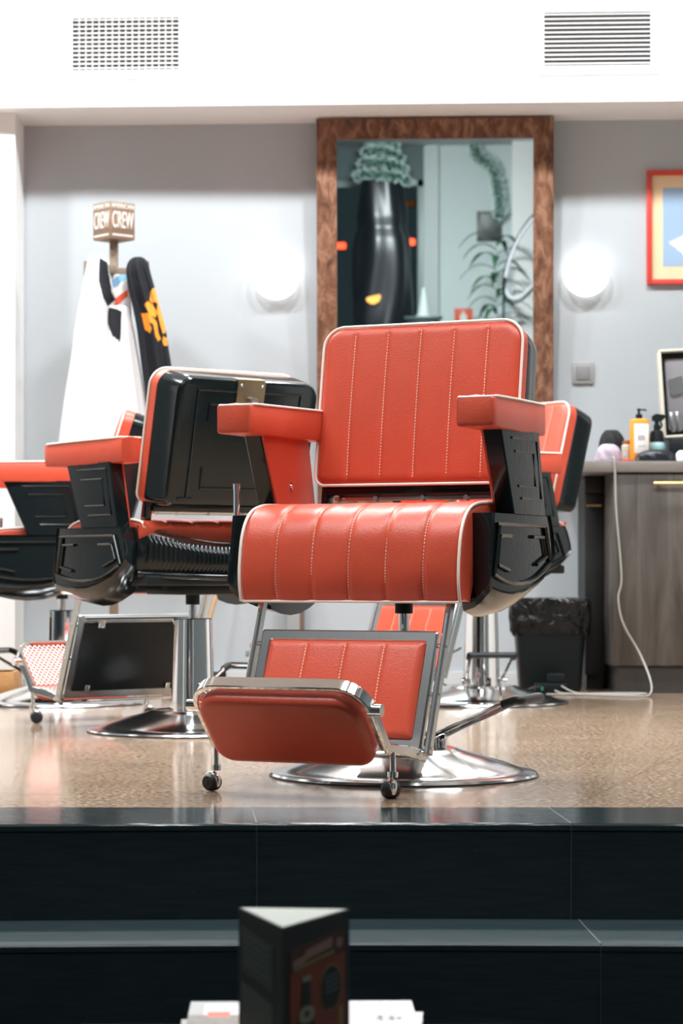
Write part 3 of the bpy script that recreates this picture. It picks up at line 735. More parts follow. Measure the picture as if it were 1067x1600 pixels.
        def sup(l, i): return [(l, -(fr(.785) - i), .787), (l, -(fr(.603) - i), .598), (l, -(rr(.603) + i), .598), (l, -(rr(.785) + i), .787)]
        mb = MB(); mb.loops([mir(q) for q in (sup(.316, .004), sup(.313, 0), sup(.275, 0), sup(.273, .002))], M=U)
        def q2(s2, t2):
            z = .785 - t2 * .182; return (fr(z) + (rr(z) - fr(z)) * s2, z)
        def ridge2(pts, r_=.0042): mb.tube([(s_ * .3155, -p[0], p[1]) for p in pts], r_, 8, M=U)
        ridge2([q2(.24, .09), q2(.90, .09), q2(.88, .82), q2(.27, .82)], .0036)
        ridge2([q2(.28, .25), q2(.78, .25), q2(.74, .67), q2(.24, .67)], .0034)
        sp_ = mb.build('arm_support', BLACK, root, ang=28)
        mb = MB(); mb.loops([mir(q) for q in ([(l, -(fr(.785) - i), .786), (l, -(fr(.603) - i), .600), (l, -(rr(.603) + i), .600), (l, -(rr(.785) + i), .786)] for l, i in ((.2728, .003), (.268, .003), (.266, .006)))], M=U)
        ip = mb.build('upholstered_panel', VINYL, sp_, ang=50)
        mb = MB(); mb.sphere((s_ * .265, -.055, .672), .006, 12, 8, M=U); mb.cyl((s_ * .264, -.055, .680), (s_ * .264, -.055, .664), .004, 8, M=U); mb.build('panel_button', CHROME, sp_)
        # armrest pad
        L_ = []
        for r, lo_, li_, z0, z1, tt in ((.2935, .331, .254, .789, .844, 0), (.292, .334, .2505, .786, .847, 0), (.287, .3365, .2487, .784, .849, 1), (.27, .337, .2485, .784, .850, 1), (.12, .326, .252, .783, .853, 1), (-.03, .314, .247, .783, .855, 1), (-.100, .311, .2435, .784, .856, 1), (-.104, .3095, .245, .786, .854, 0)):
            b_ = .008; L_.append([(lo_, -r, z0 + b_), (lo_ - .002, -r, z0 + .002), (lo_ - b_, -r, z0), (li_ + b_, -r, z0), (li_ + .002, -r, z0 + .002), (li_, -r, z0 + b_), (li_, -r, z1 - .004), (li_ + .003, -r, z1), ((lo_ + li_) / 2, -r, z1 + .004), (lo_ - .003, -r, z1), (lo_, -r, z1 - .004)])
        mb = MB(); mb.loops([mir(q) for q in L_], M=U); ar = mb.build('armrest', VINYL, root, ang=42)
        mb = MB()
        ringp = [(.254, -.291, .848), (.330, -.291, .848), (.337, -.27, .8505), (.326, -.12, .8535), (.314, .03, .8555), (.310, .100, .856), (.244, .100, .856), (.247, .03, .8555), (.252, -.12, .8535), (.2485, -.27, .8505)]
        mb.tube(mir(ringp), .0028, 8, True, M=U)
        mb.build('armrest_piping', PIPE, ar)
    # --- rear apron with louvres
    mb = MB(); na = 481; rows = 10; vs = []; fs = []
    for i in range(na):
        x = -.272 + .544 * i / (na - 1); bow = math.cos(x / .272 * math.pi / 2) ** .8
        cor = .0062 * (0.5 + 0.5 * math.cos(2 * math.pi * (x * 76))) if abs(x) < .25 else 0
        for j in range(rows):
            t = j / (rows - 1); zt_ = .598 - .052 * bow; zb_ = .478 - .012 * bow
            rr_ = -.118 - .075 * bow - .012 * math.sin(math.pi * t) - (cor if 1 < j < rows - 2 else 0)
            vs.append((x + .004 * t, -rr_, zt_ + (zb_ - zt_) * t))
    for i in range(na - 1):
        for j in range(rows - 1): fs.append((i * rows + j, (i + 1) * rows + j, (i + 1) * rows + j + 1, i * rows + j + 1))
    mb.add(vs, fs, 0, U)
    rim = [(x_, .118 + .075 * math.cos(x_ / .272 * math.pi / 2) ** .8 + .006, .466 - .010 * math.cos(x_ / .272 * math.pi / 2)) for x_ in [-.27 + .54 * k / 40 for k in range(41)]]
    mb.tube(rim, .010, 10, M=U); mb.tube([(p[0], p[1] - .004, p[2] + .137 - .040 * math.cos(p[0] / .272 * math.pi / 2)) for p in rim], .0035, 8, M=U)
    ap = mb.build('rear_apron', BLACK, root, ang=60)
    mb = MB(); mb.box(-.262, .262, -.225, .165, .432, .462, .006, M=U); mb.box(-.258, .258, -.285, -.18, .4095, .455, .004, M=U); mb.box(-.262, .262, -.20, .12, .462, .555, .004, M=U)
    mb.box(-.10, .10, -.10, .10, .405, .434, .004, M=U)
    for a_, b_ in ((-.16, -.12), (.16, -.12), (-.16, .10), (.16, .10)): mb.cyl((a_, b_, .42), (a_, b_, .434), .006, 8, M=U); mb.cyl((a_, b_, .424), (a_, b_, .430), .010, 6, M=U)
    mb.build('under_frame', BLACKM, root)
    # --- recline lever on the sitter's side
    mb = MB(); mb.cyl((-.316, -.232, .585), (-.316, -.232, .668), .0072, 14, M=U); mb.cyl((-.316, -.232, .661), (-.316, -.232, .673), .0082, 14, M=U); mb.build('recline_lever', CHROME, root)
    # --- backrest
    B = U @ T(0, .045 + back, .678) @ RX(-recline)
    W, H, t1 = .254, .386, .045
    CB = B @ T(0, t1, 0)
    mb = MB(); pad_mesh(mb, W, H, t1, CB, rt=.052, rb=.026, edge=.020, chans=6, puff=.0045)
    stitches(mb, W, H, t1, CB, 6, .015, H - .015, .0045); bk = mb.build('backrest_cushion', [VINYL, STITCH], root, ang=50)
    mb = MB(); mb.tube([(x, -(t1 - .007), z) for x, z in rrect(W + .0005, 0, H, .052, .026, 10)], .0036, 8, True, M=CB); mb.build('backrest_piping', PIPE, bk)
    def ol(i, y): return [(x, y, z) for x, z in rrect(W - i, i, H - i * .55, max(.02, .052 - i * .4), max(.015, .026 - i * .2), 8)]
    mb = MB(); mb.loops([ol(.003, .0), ol(.0, .003), ol(.001, .024), ol(.005, .060), ol(.011, .090), ol(.017, .0965), ol(.025, .0985)], M=CB)
    for path_ in ([(-.178, .010, 0), (-.178, H - .040, 0), (.178, H - .040, 0), (.178, .010, 0)], [(-.135, .26, 0), (-.135, H - .078, 0), (.135, H - .078, 0), (.135, .26, 0)], [(-.135, .125, 0), (-.135, .065, 0), (.135, .065, 0), (.135, .125, 0)], [(-.205, .034, 0), (-.16, .034, 0)], [(.205, .034, 0), (.16, .034, 0)]):
        mb.tube([(p[0], .0975, p[1] + .025 if p[1] < .02 else p[1]) for p in path_], .0052, 8, M=CB)
    bs = mb.build('backrest_shell', BLACK, root, ang=24)
    if plate:
        mb = MB(); mb.box(-.048, .048, .0990, .1030, H - .118, H - .008, .001, M=CB); mb.box(-.048, .048, .066, .1030, H - .0075, H - .003, .001, M=CB); mb.build('lock_plate', BRONZE, bs)
        mb = MB(); mb.cyl((0, .102, H - .063), (0, .123, H - .063), .013, 20, M=CB); mb.cyl((0, .121, H - .063), (0, .126, H - .063), .0095, 20, M=CB); mb.build('lock_knob', CHROME, bs)
        for a_ in (-.036, .036):
            for b_ in (-.105, -.020): mb = MB(); mb.sphere((a_, .1025, H + b_), .0048, 10, 6, M=CB); mb.build('screw', CHROME, bs)
    mb = MB(); mb.box(-.225, .225, .018, .058, -.022, -.002, .003, M=B); [mb.box(q * .232 - .01, q * .232 + .01, .02, .05, -.08, .02, .003, M=B) for q in (-1, 1)]; mb.build('backrest_rail', BLACK, root)
    mb = MB(); mb.box(-.20, .20, .030, .036, -.034, -.022, .001, M=B)
    for a_ in (-.20, -.1, .02, .13, .20): mb.cyl((a_, .020, -.030), (a_, .036, -.030), .006, 10, M=B)
    mb.build('hinge_bracket', STEEL, root)
    # --- leg rest
    SW = U @ T(0, -.26, .42) @ RX(-swing) @ T(0, .26, -.42)
    lt = math.degrees(math.atan(.1 / .252)); LF = SW @ T(0, -.392, .087) @ RX(-lt); Ln = .271
    mb = MB(); fo = rrect(.213, 0, Ln, .006, .006, 3)
    w_ = .012
    L_ = []
    for (i0, y) in ((0, 0), (0, -.010), (.004, -.014), (.022, -.014), (.026, -.010), (.026, 0)): L_.append([(x, y, z) for x, z in rrect(.213 - i0, i0, Ln - i0, .006, .006, 3)])
    L_.append(L_[0]); mb.loops(L_, False, False, M=LF)
    for s_ in (-1, 1):
        mb.bar([(s_ * .228, -.004, -.004), (s_ * .228, -.004, Ln), (s_ * .228, -.004, Ln + .095)], .013, .026, M=LF, up=(1, 0, 0))
        for z_ in (.01, .13, .24): mb.cyl((s_ * .210, -.004, z_), (s_ * .236, -.004, z_), .005, 10, M=LF)
    lf = mb.build('leg_rest_frame', STEEL, root, ang=30)
    mb = MB(); pad_mesh(mb, .188, Ln - .051, .020, LF @ T(0, 0, .0255), rt=.006, rb=.006, edge=.012, chans=4, puff=.004, nx=121, nz=30); stitches(mb, .188, Ln - .051, .020, LF @ T(0, 0, .0255), 4, .01, Ln - .062, .004); lp = mb.build('leg_pad', [VINYL, STITCH], root, ang=50)
    mb = MB(); mb.box(-.19, .19, .0005, .005, .024, Ln - .024, .001, M=LF)
    mb.build('leg_pad_back', BLACKM, root)
    for x_ in (-.15, .14):
        mb = MB(); mb.box(x_ - .008, x_ + .008, .005, .009, .022, .045, .001, M=LF); mb.build('clip', STEEL, lf)
        mb = MB(); mb.box(x_ - .012, x_ + .012, .004, .018, Ln - .034, Ln - .006, .002, M=LF); mb.build('clip', STEEL, lf)
    mb = MB(); mb.bar([(-.2, .010, Ln - .006), (.2, .010, Ln - .006)], .012, .018, up=(0, 0, 1), M=LF)
    mb.build('leg_rest_rod', STEEL, root)
    # --- foot section
    bd = (.555 + fx, .112); ft = (.668 + fx, .240); dl = math.hypot(ft[0] - bd[0], ft[1] - bd[1]); ta = math.degrees(math.atan2(ft[0] - bd[0], ft[1] - bd[1]))
    FF = SW @ T(0, -bd[0], bd[1]) @ RX(ta)
    mb = MB()
    up_ = [(-.2, 0, .0)] ; arc = []
    R_ = .062
    for k in range(9): a_ = math.radians(180 - 90 * k / 8); arc.append((-.198 + R_ + R_ * math.cos(a_), 0, dl - R_ + R_ * math.sin(a_)))
    for k in range(9): a_ = math.radians(90 - 90 * k / 8); arc.append((.198 - R_ + R_ * math.cos(a_), 0, dl - R_ + R_ * math.sin(a_)))
    wpath = [tuple(FF @ Vector(p)) for p in [(-.198, 0, .0)] + arc + [(.198, 0, .0)]]
    mb.sweep(wpath, [(a * 1.0, b) for a, b in [(.015, .004), (.013, .006), (-.013, .006), (-.015, .004), (-.015, -.004), (-.013, -.006), (.013, -.006), (.015, -.004)]], up=tuple((FF.to_3x3() @ Vector((0, -1, 0)))))
    for s_ in (-1, 1):
        mb.bar([tuple(SW @ Vector(p)) for p in ((s_ * .198, -.630 - fx, .205), (s_ * .202, -bd[0] + .004, bd[1] - .006), (s_ * .213, -.46, .094), (s_ * .218, -.392, .078))], .010, .024)
        mb.cyl(SW @ Vector((s_ * .196, -.628 - fx, .190)), SW @ Vector((s_ * .224, -.628 - fx, .190)), .013, 14)
        for y_ in (.405, .425): mb.cyl(SW @ Vector((s_ * .210, -y_, .084)), SW @ Vector((s_ * .226, -y_, .084)), .0045, 8)
    mb.bar([tuple(SW @ Vector((x_, -.40, .078))) for x_ in (-.215, 0, .215)], .010, .020, up=(0, 0, 1))
    mb.build('foot_rim', CHROME, root, ang=40)
    mb = MB(); pad_mesh(mb, .186, dl + .018, .034, FF @ T(0, -.004, -.032), rt=.055, rb=.045, edge=.016, chans=0, nx=61, nz=30); fp = mb.build('foot_pad', VINYL, root, ang=50)
    mb = MB(); mb.tube([(x, -.0365, z) for x, z in rrect(.178, .014, dl + .004, .045, .036, 8)], .0009, 6, True, M=FF @ T(0, .003, -.032)); mb.build('foot_pad_stitching', STITCH, fp)
    # expanded metal tread: upper part behind the pad, lower part down to the hinge
    mb = MB()
    def lattice(M, w_, h_, nx_, nz_):
        for j in range(nz_):
            for d_ in (1, -1):
                pts = []
                for i in range(nx_ + 1): pts.append((-w_ + 2 * w_ * i / nx_, 0, (j + (.5 + .5 * d_ * (1 if i % 2 else -1))) * h_ / nz_))
                mb.bar(pts, .0022, .0026, up=(0, 1, 0), M=M, b=.0004)
    lattice(FF @ T(0, .010, 0), .186, dl - .012, 22, 8)
    LO = SW @ T(0, -.398, .088) @ RX(math.degrees(math.atan2(bd[0] - .398, bd[1] - .088)))
    lattice(LO, .190, .158 + fx, 22, 8)
    mb.build('foot_tread', MESHM, root)
    # casters
    for s_ in (-1, 1):
        base = SW @ Vector((s_ * .207, -.535 - fx, .098)); zc = .0195 if swing < 1 else base.z - .075
        mb = MB(); mb.cyl(base, (base.x, base.y, zc + .037), .0062, 12); mb.cyl((base.x, base.y, zc + .026), (base.x, base.y, zc + .038), .011, 14)
        a0 = random.uniform(-.4, .4) + (2.6 if s_ > 0 else 2.9)
        Rm = T(base.x, base.y, zc) @ Matrix.Rotation(a0, 4, 'Z')
        mb.sphere((.010, 0, .004), .0205, 18, 12, M=Rm, sy=.62, sz=1.0)
        cs = mb.build('caster', CHROME, root, ang=60)
        mb = MB(); mb.lathe([(.004, -.0175), (.014, -.0165), (.0185, -.010), (.0195, 0), (.0185, .010), (.014, .0165), (.004, .0175)], 24, M=Rm @ T(.012, 0, 0) @ RX(90)); mb.cyl((.012, -.019, 0), (.012, .019, 0), .005, 10, M=Rm); mb.build('caster_wheel', RUBBER, cs)
    return root

barber_chair(631, 5.345, 25.0, 'red and black barber chair in front with its seat facing the camera', lever=-21.0)
barber_chair(301, 6.83, 143.0, 'red and black barber chair on the left, turned with its black back to the camera', recline=12.5, back=.040, fx=.055, lever=57.0)
barber_chair(97, 8.30, 84.0, 'red and black barber chair cut by the left edge, seen from the side', recline=17.0, back=.06, lever=150.0, plate=False)
barber_chair(752, 8.30, 52.0, 'red and black reclined barber chair at the back on the right, facing left', recline=15.5, back=.05, lift=.034, swing=-4.0, lever=-86.0)

# ------------------------------------------------------------------ coat stand with sign cube
ZS = 9.20
c = P(178, 430, ZS)
cs = empty('coat_stand', (c.x, c.y, 0)); tag(cs, 'brown wooden coat stand with a square sign box on top at the left', 'coat stand')
pz = lambda py: CAM_H + (HOR - py) / F_PX * ZS
mb = MB(); mb.box(-.0165, .0165, -.0165, .0165, .04, pz(372), .003); mb.build('stand_pole', TAUPE, cs)
mb = MB(); mb.box(-.11, .13, -.012, .012, pz(433), pz(419), .003); mb.box(-.012, .012, -.12, .12, pz(433), pz(419), .003)
for a_ in ((-.11, 0), (.13, 0)): mb.box(a_[0] - .01, a_[0] + .01, -.012, .012, pz(433), pz(408), .003)
mb.build('hook_bar', TAUPE, cs)
mb = MB()
for a_ in (0, 90, 180, 270): mb.box(0, .19, -.016, .016, 0, .035, .003, M=RZ(a_ + 20)); mb.box(.015, .03, -.012, .012, .03, .2, .002, M=RZ(a_ + 20) @ T(0, 0, 0))
mb.build('stand_foot', TAUPE, cs)
hs = .0595; zc = (pz(376) + pz(319)) / 2; hz = (pz(319) - pz(376)) / 2
Rb = T(0, 0, zc) @ RZ(41)
mb = MB(); mb.box(-hs, hs, -hs, hs, -hz, hz, .0015, M=Rb)
for k in range(4):
    Mk = Rb @ RZ(90 * k)
    for z_ in (hz * .55, hz * .42, -hz * .50, -hz * .62): mb.box(-hs * .95, hs * .95, -hs - .0008, -hs + .001, z_ - .001, z_ + .001, M=Mk, mi=1)
sb_ = mb.build('sign_box', [BROWNC, mat('dark_brown_print', (.12, .07, .045), .6)], cs)
for k in range(4):
    Mk = Rb @ RZ(90 * k) @ T(0, -hs - .001, 0) @ RX(90)
    text_part('sign_lettering', 'CREW', .094, Mk @ T(0, -.001, 0) @ Matrix.Diagonal((1, 1, 1, 1)), INK, sb_, sx=.385, ext=.0008)
    text_part('sign_lettering', 'AMERICAN', .024, Mk @ T(0, hz * .77, 0), INK, sb_, sx=.92, ext=.0008)
    mb = MB()
    for q_ in range(20): mb.box(-.050 + .005 * q_, -.0466 + .005 * q_, -hz * .80 - .0038, -hz * .80 + .0038, -.0004, .0008, M=Mk)
    mb.build('small_print_line', INK, sb_)

def hanging(name, rows, Z, depth, mats, label, cat, folds=5, famp=.006, paint=None, NR=90, NS=64, seed=0, group=None):
    """closed draped volume; rows = (py, px_left, px_right) outline; paint(px,py)->material index on the front"""
    rnd = random.Random(seed); ph = rnd.uniform(0, 6)
    mb = MB(); L_ = []; info = []
    ys = [r[0] for r in rows]
    sl = spline([(r[1], r[0], 0) for r in rows], NR); sr = spline([(r[2], r[0], 0) for r in rows], NR)
    for a_ in range(NR):
        t = a_ / (NR - 1); py = sl[a_].y; xl, xr = sl[a_].x, sr[a_].x; ring = []; inf = []
        for k in range(2 * NS):
            if k < NS: u = k / NS; sg = -1
            else: u = 1 - (k - NS) / NS; sg = 1
            s_ = 2 * u - 1; px = xl + (xr - xl) * u
            dd = depth * (.35 + .65 * min(1, t * 2.5)) * math.sqrt(max(0, 1 - s_ * s_))
            fo = famp * math.sin(folds * math.pi * u * 2 + ph + 1.2 * math.sin(3 * t + ph)) * min(1, t * 3) * math.sqrt(max(0, 1 - s_ ** 4))
            p = P(px, py, Z); ring.append((p.x, Z + sg * dd + fo, p.z)); inf.append((px, py))
        L_.append(ring); info.append(inf)
    n = 2 * NS; vs = [p for r in L_ for p in r]; fs = []; mi = []
    for a_ in range(NR - 1):
        for k in range(n):
            k2 = (k + 1) % n; fs.append((a_ * n + k, a_ * n + k2, (a_ + 1) * n + k2, (a_ + 1) * n + k))
            q_ = info[a_][k]; mi.append(paint(*q_) if paint else 0)
    fs.append(tuple(range(n - 1, -1, -1))); fs.append(tuple(range((NR - 1) * n, NR * n))); mi += [0, 0]
    mb.add(vs, fs, mi); o = mb.build(name, mats, ang=70); tag(o, label, cat, group); return o
# left white cape with black neck band
neck = [(157, 404), (168, 410), (175, 455), (180, 468), (170, 480), (163, 466), (156, 440)]
def pa(px, py): return 1 if inpoly(px, py, neck) else 0
hanging('barber_cape', [(398, 143, 155), (402, 139, 166), (412, 136, 171), (440, 130, 175), (466, 126, 180), (490, 121, 177), (520, 116, 178), (560, 111, 182), (620, 101, 190), (680, 93, 197), (740, 86, 205)], ZS - .10, .07, [WHITEC, BLACKC], 'white barber cape with a black neck band hanging left on the coat stand', 'cape', 2, .006, pa, seed=3)
neck2 = [(160, 478), (183, 483), (191, 487), (190, 515), (188, 534), (176, 524), (168, 505), (167, 483)]
def pb(px, py):
    if inpoly(px, py, neck2): return 1
    return 0
hanging('barber_cape', [(478, 172, 196), (484, 166, 202), (500, 166, 206), (520, 168, 210), (560, 170, 217), (600, 172, 224), (640, 175, 230), (700, 178, 236), (740, 180, 240)], ZS - .13, .035, [WHITEC, BLACKC], 'white barber cape with a black collar hanging in the middle of the coat stand', 'cape', 2, .006, pb, seed=5)
BLUEC = mat('light_blue_cloth', (0.22, 0.47, 0.72), .7); REDC = mat('red_cloth', (0.80, 0.11, 0.05), .7)
def pst(px, py):
    if inpoly(px, py, [(172, 440), (188, 428), (202, 430), (202, 433), (176, 452)]): return 1
    if inpoly(px, py, [(168, 474), (184, 464), (200, 452), (200, 463), (186, 476), (170, 481)]): return 2
    return 0
hanging('striped_towel', [(429, 170, 200), (440, 170, 201), (460, 170, 203), (480, 168, 205), (520, 172, 206), (560, 172, 208)], ZS - .075, .02, [WHITEC, BLUEC, REDC], 'white towel with blue and red diagonal stripes at the centre of the coat stand', 'towel', 2, .002, pst, NR=100, NS=60, seed=8)
# dark jacket with orange graffiti print
blobs = [[(236, 457), (241, 449), (247, 451), (250, 468), (247, 474), (240, 476), (235, 470)], [(227, 478), (233, 472), (240, 478), (247, 489), (243, 497), (234, 494), (233, 488)],
         [(222, 491), (231, 490), (238, 496), (246, 503), (248, 520), (252, 530), (248, 534), (244, 526), (241, 508), (234, 505), (239, 515), (236, 522), (228, 516)],
         [(247, 470), (252, 478), (258, 508), (259, 520), (255, 522), (250, 505), (246, 488)], [(256, 526), (261, 528), (262, 540), (257, 541), (254, 533)]]
holes = [[(240, 472), (246, 474), (244, 479), (240, 477)], [(246, 493), (249, 500), (246, 505), (243, 498)]]
def pj(px, py):
    if any(inpoly(px, py, h) for h in holes): return 0
    return 1 if any(inpoly(px, py, b_) for b_ in blobs) else 0
hanging('dark_jacket', [(402, 210, 222), (405, 204, 227), (412, 199, 232), (425, 197, 235), (450, 200, 242), (480, 207, 250), (510, 213, 258), (540, 217, 263), (580, 222, 269), (640, 230, 276), (720, 240, 284)], ZS - .13, .055, [BLACKC, ORANGE], 'charcoal jacket with an orange graffiti print hanging right on the coat stand', 'jacket', 2.6, .010, pj, NR=170, NS=110, seed=11)

# ------------------------------------------------------------------ broom, footstool, panel, wooden box
a = P(303, 1062, 9.3); b = P(372, 800, 9.5)
br = empty('broom', (a.x, a.y, 0)); tag(br, 'wooden broom handle leaning behind the black-backed chair', 'broom')
mb = MB(); d = Vector((b.x - a.x, b.y - a.y, b.z - .05)); mb.cyl((0, 0, .05), tuple(Vector((0, 0, .05)) + d), .010, 12); mb.build('handle', STICK, br)
mb = MB(); mb.box(-.13, .13, -.02, .02, .04, .07, .004); mb.box(-.13, .13, -.025, .025, .0, .042, .002); mb.build('brush_head', BLACKM, br)
a = P(389, 1014, 8.9); st = empty('footstool', (a.x + .19, 8.95, 0)); tag(st, 'orange padded footstool with a grey frame behind the front chair', 'footstool')
mb = MB(); mb.box(-.185, .20, -.11, .11, a.z - .002, a.z + .030, .014, seg=4); mb.build('cushion', VINYL, st)
mb = MB(); mb.box(-.2, .2, -.12, .12, a.z - .028, a.z - .003, .003); mb.build('seat_frame', mat('grey_metal_paint', (.22, .23, .24), .5), st)
for x_ in (-.0, .17):
    for y_ in (-.10, .10): mb = MB(); mb.cyl((x_ , y_, 0), (x_, y_, a.z - .026), .009, 10); mb.build('leg', CHROME, st)
a = P(449, 1060, 9.5); b = P(475, 1060, 9.5)
pn = empty('upright_panel', ((a.x + b.x) / 2, wy(a.x, .016), 0), WA); tag(pn, 'narrow grey upright panel with a brown edge low on the back wall', 'panel')
mb = MB(); mb.box(-.034, .022, -.09, -.002, 0, .50, .003); mb.build('panel_board', mat('warm_grey_board', (.33, .33, .33), .5), pn)
mb = MB(); mb.box(.022, .034, -.092, -.002, 0, .50, .001); mb.build('panel_edge', mat('brown_edge', (.17, .10, .07), .5), pn)
a = P(21, 1082, 9.0); z_ = CAM_H + (HOR - 1050) / F_PX * 9.0
wb = empty('wooden_box', (a.x - .15, 9.12, 0)); tag(wb, 'low orange pine box on the floor at the left edge', 'box')
mb = MB(); mb.box(-.15, .15, -.12, -.105, .0, z_, .002); mb.box(-.15, .15, .105, .12, 0, z_, .002); mb.box(-.15, -.135, -.105, .105, 0, z_, .002); mb.box(.135, .15, -.105, .105, 0, z_, .002); mb.build('box_sides', PINE, wb)
mb = MB(); mb.box(-.134, .134, -.104, .104, .002, .012); mb.build('box_bottom', PINE, wb)

# ------------------------------------------------------------------ cabinet at the right
ZC = 8.95
xd = X_at(957.5, ZC); xr = 1.95
yb = wy(1.95) - .015
cab = empty('base_cabinet', (xd, ZC, 0)); tag(cab, 'dark oak cabinet with a brass handle under the worktop', 'cabinet')
zd0 = CAM_H - (1041 - HOR) / F_PX * ZC; zw0 = CAM_H - (738 - HOR) / F_PX * ZC; zw1 = CAM_H - (720.5 - HOR) / F_PX * ZC
mb = MB(); mb.box(.001, xr - xd, .02, yb - ZC, zd0, zw0 - .001, .001); mb.build('cabinet_body', OAK, cab)
mb = MB(); mb.box(.02, xr - xd, .012, yb - ZC, 0, zd0 - .001); mb.build('plinth', mat('dark_plinth', (.045, .038, .034), .5), cab)
mb = MB(); mb.box(0, .60, 0, .0195, zd0 + .002, zw0 - .006, .0015); dr = mb.build('cabinet_door', OAK, cab)
zh = CAM_H - (755.5 - HOR) / F_PX * ZC; xh = X_at(1020, ZC) - xd
mb = MB(); mb.tube([(xh, -.026, zh), (xh + .22, -.026, zh)], .0065, 12)
for x_ in (xh + .02, xh + .20): mb.cyl((x_, -.026, zh), (x_, 0, zh), .0045, 10)
mb.build('handle', GOLD, dr)
mb = MB(); mb.box(.605, xr - xd, 0, .0195, zd0 + .002, zw0 - .006, .0015); mb.build('cabinet_door', OAK, cab)
# recessed dark drawer unit at the left
zy = ZC + .30; x0_ = X_at(914, zy)
rc = empty('drawer_cabinet', (x0_, zy, 0)); tag(rc, 'recessed black drawer cabinet between the bin and the oak cabinet', 'cabinet')
wdt = xd - x0_ - .002
DK = mat('black_brown_front', (.008, .008, .008), .5)
mb = MB(); mb.box(0, wdt, .02, yb + .02 - zy, .06, zw0 - .002); mb.build('cabinet_body', DK, rc)
mb = MB(); mb.box(.01, wdt, .04, yb - zy, 0, .059); mb.build('plinth', DK, rc)
zdd = CAM_H - (790 - HOR) / F_PX * zy
mb = MB(); mb.box(0.001, wdt - .001, 0, .019, zdd + .05, zw0 - .004, .001); mb.build('drawer_front', DK, rc)
mb = MB(); mb.box(0.001, wdt - .001, 0, .019, .062, zdd + .046, .001); d2 = mb.build('drawer_front', DK, rc)
mb = MB(); mb.tube([(.004, -.02, zdd), (wdt - .012, -.02, zdd)], .0045, 10)
for x_ in (.02, wdt - .03): mb.cyl((x_, -.02, zdd), (x_, 0, zdd), .003, 8)
mb.build('handle', GOLD, d2)
mb = MB(); mb.box(X_at(903, ZC), xr, ZC - .012, yb + .015, zw0, zw1, .002); wt = mb.build('worktop', OAKT); tag(wt, 'grey brown worktop running along the right of the back wall', 'worktop')

# ------------------------------------------------------------------ things on the worktop
def wp(px, Z=None): Z = Z or ZC + .12; return X_at(px, Z), Z
TOPZ = zw1
def zat(py, Z): return CAM_H + (HOR - py) / F_PX * Z
# amber pump bottle
x_, y_ = wp(999, ZC + .10); e = empty('pump_bottle', (x_, y_, TOPZ)); tag(e, 'orange pump bottle with a white label on the worktop', 'bottle')
hB = zat(654, y_) - TOPZ; r0 = .0385
def ov(w_, d_, z): return [(w_ * math.copysign(abs(math.cos(a_)) ** .6, math.cos(a_)), d_ * math.copysign(abs(math.sin(a_)) ** .6, math.sin(a_)), z) for a_ in [2 * math.pi * k / 40 for k in range(40)]]
mb = MB(); mb.loops([ov(r0 * .95, .023, 0), ov(r0, .025, .006), ov(r0, .025, hB - .014), ov(r0 * .9, .022, hB - .004), ov(.014, .012, hB)])
mb.build('bottle_body', mat('orange_plastic', (.85, .33, .03), .3), e)
mb = MB(); mb.box(-.024, .033, -.0258, -.0235, .035, hB - .022, .0008); mb.build('label', mat('white_label', (.85, .82, .80), .5), e)
mb = MB(); mb.box(-.010, .018, -.0263, -.0256, .085, .105); mb.box(-.008, .02, -.0263, -.0256, .06, .064); mb.build('label_print', mat('grey_print', (.45, .44, .44), .5), e)
mb = MB(); mb.lathe([(.013, 0), (.013, .016), (.006, .018), (.0045, .030), (.008, .031), (.008, .038), (.002, .04)], 20, M=T(-.002, 0, hB)); mb.bar([(0, 0, hB + .034), (.022, 0, hB + .035), (.027, 0, hB + .030)], .006, .006, up=(0, 0, 1)); mb.build('pump_head', BLACKM, e)
# spray bottle
x_, y_ = wp(1026, ZC + .15); e = empty('spray_bottle', (x_, y_, TOPZ)); tag(e, 'black spray bottle with a pale blue band beside the orange bottle', 'bottle')
mb = MB(); mb.lathe([(.030, 0), (.032, .006), (.032, .045), (.030, .075), (.0275, .110), (.024, .125), (.012, .130)], 32); mb.build('bottle_body', BLACKM, e)
mb = MB(); mb.lathe([(.0325, .048), (.034, .052), (.0345, .064), (.030, .080), (.0285, .082)], 32, cap=False); mb.build('blue_band', mat('pale_blue_band', (.42, .66, .72), .4), e)
mb = MB(); mb.lathe([(.013, .128), (.013, .150), (.009, .152), (.009, .165)], 18); mb.loops([[(x2, -.009, z2) for x2, z2 in ((-.018, .165), (.020, .165), (.032, .178), (.030, .190), (-.005, .194), (-.020, .184))], [(x2, .009, z2) for x2, z2 in ((-.018, .165), (.020, .165), (.032, .178), (.030, .190), (-.005, .194), (-.020, .184))]]); mb.tube([(.014, 0, .166), (.020, 0, .150), (.014, 0, .135)], .004, 8); mb.build('trigger_head', BLACKM, e)
# small amber jar with floral label
x_, y_ = wp(978, ZC + .12); e = empty('small_jar', (x_, y_, TOPZ)); tag(e, 'small jar with a pale label between the purple bag and the orange bottle', 'jar')
mb = MB(); mb.lathe([(.016, 0), (.018, .004), (.018, .066), (.012, .072)], 24); mb.build('jar_body', mat('pale_label', (.55, .52, .44), .5, var=.5, vscale=60), e)
mb = MB(); mb.lathe([(.013, .071), (.014, .072), (.014, .086), (.004, .088)], 24); mb.build('jar_lid', mat('amber_lid', (.30, .10, .04), .4), e)
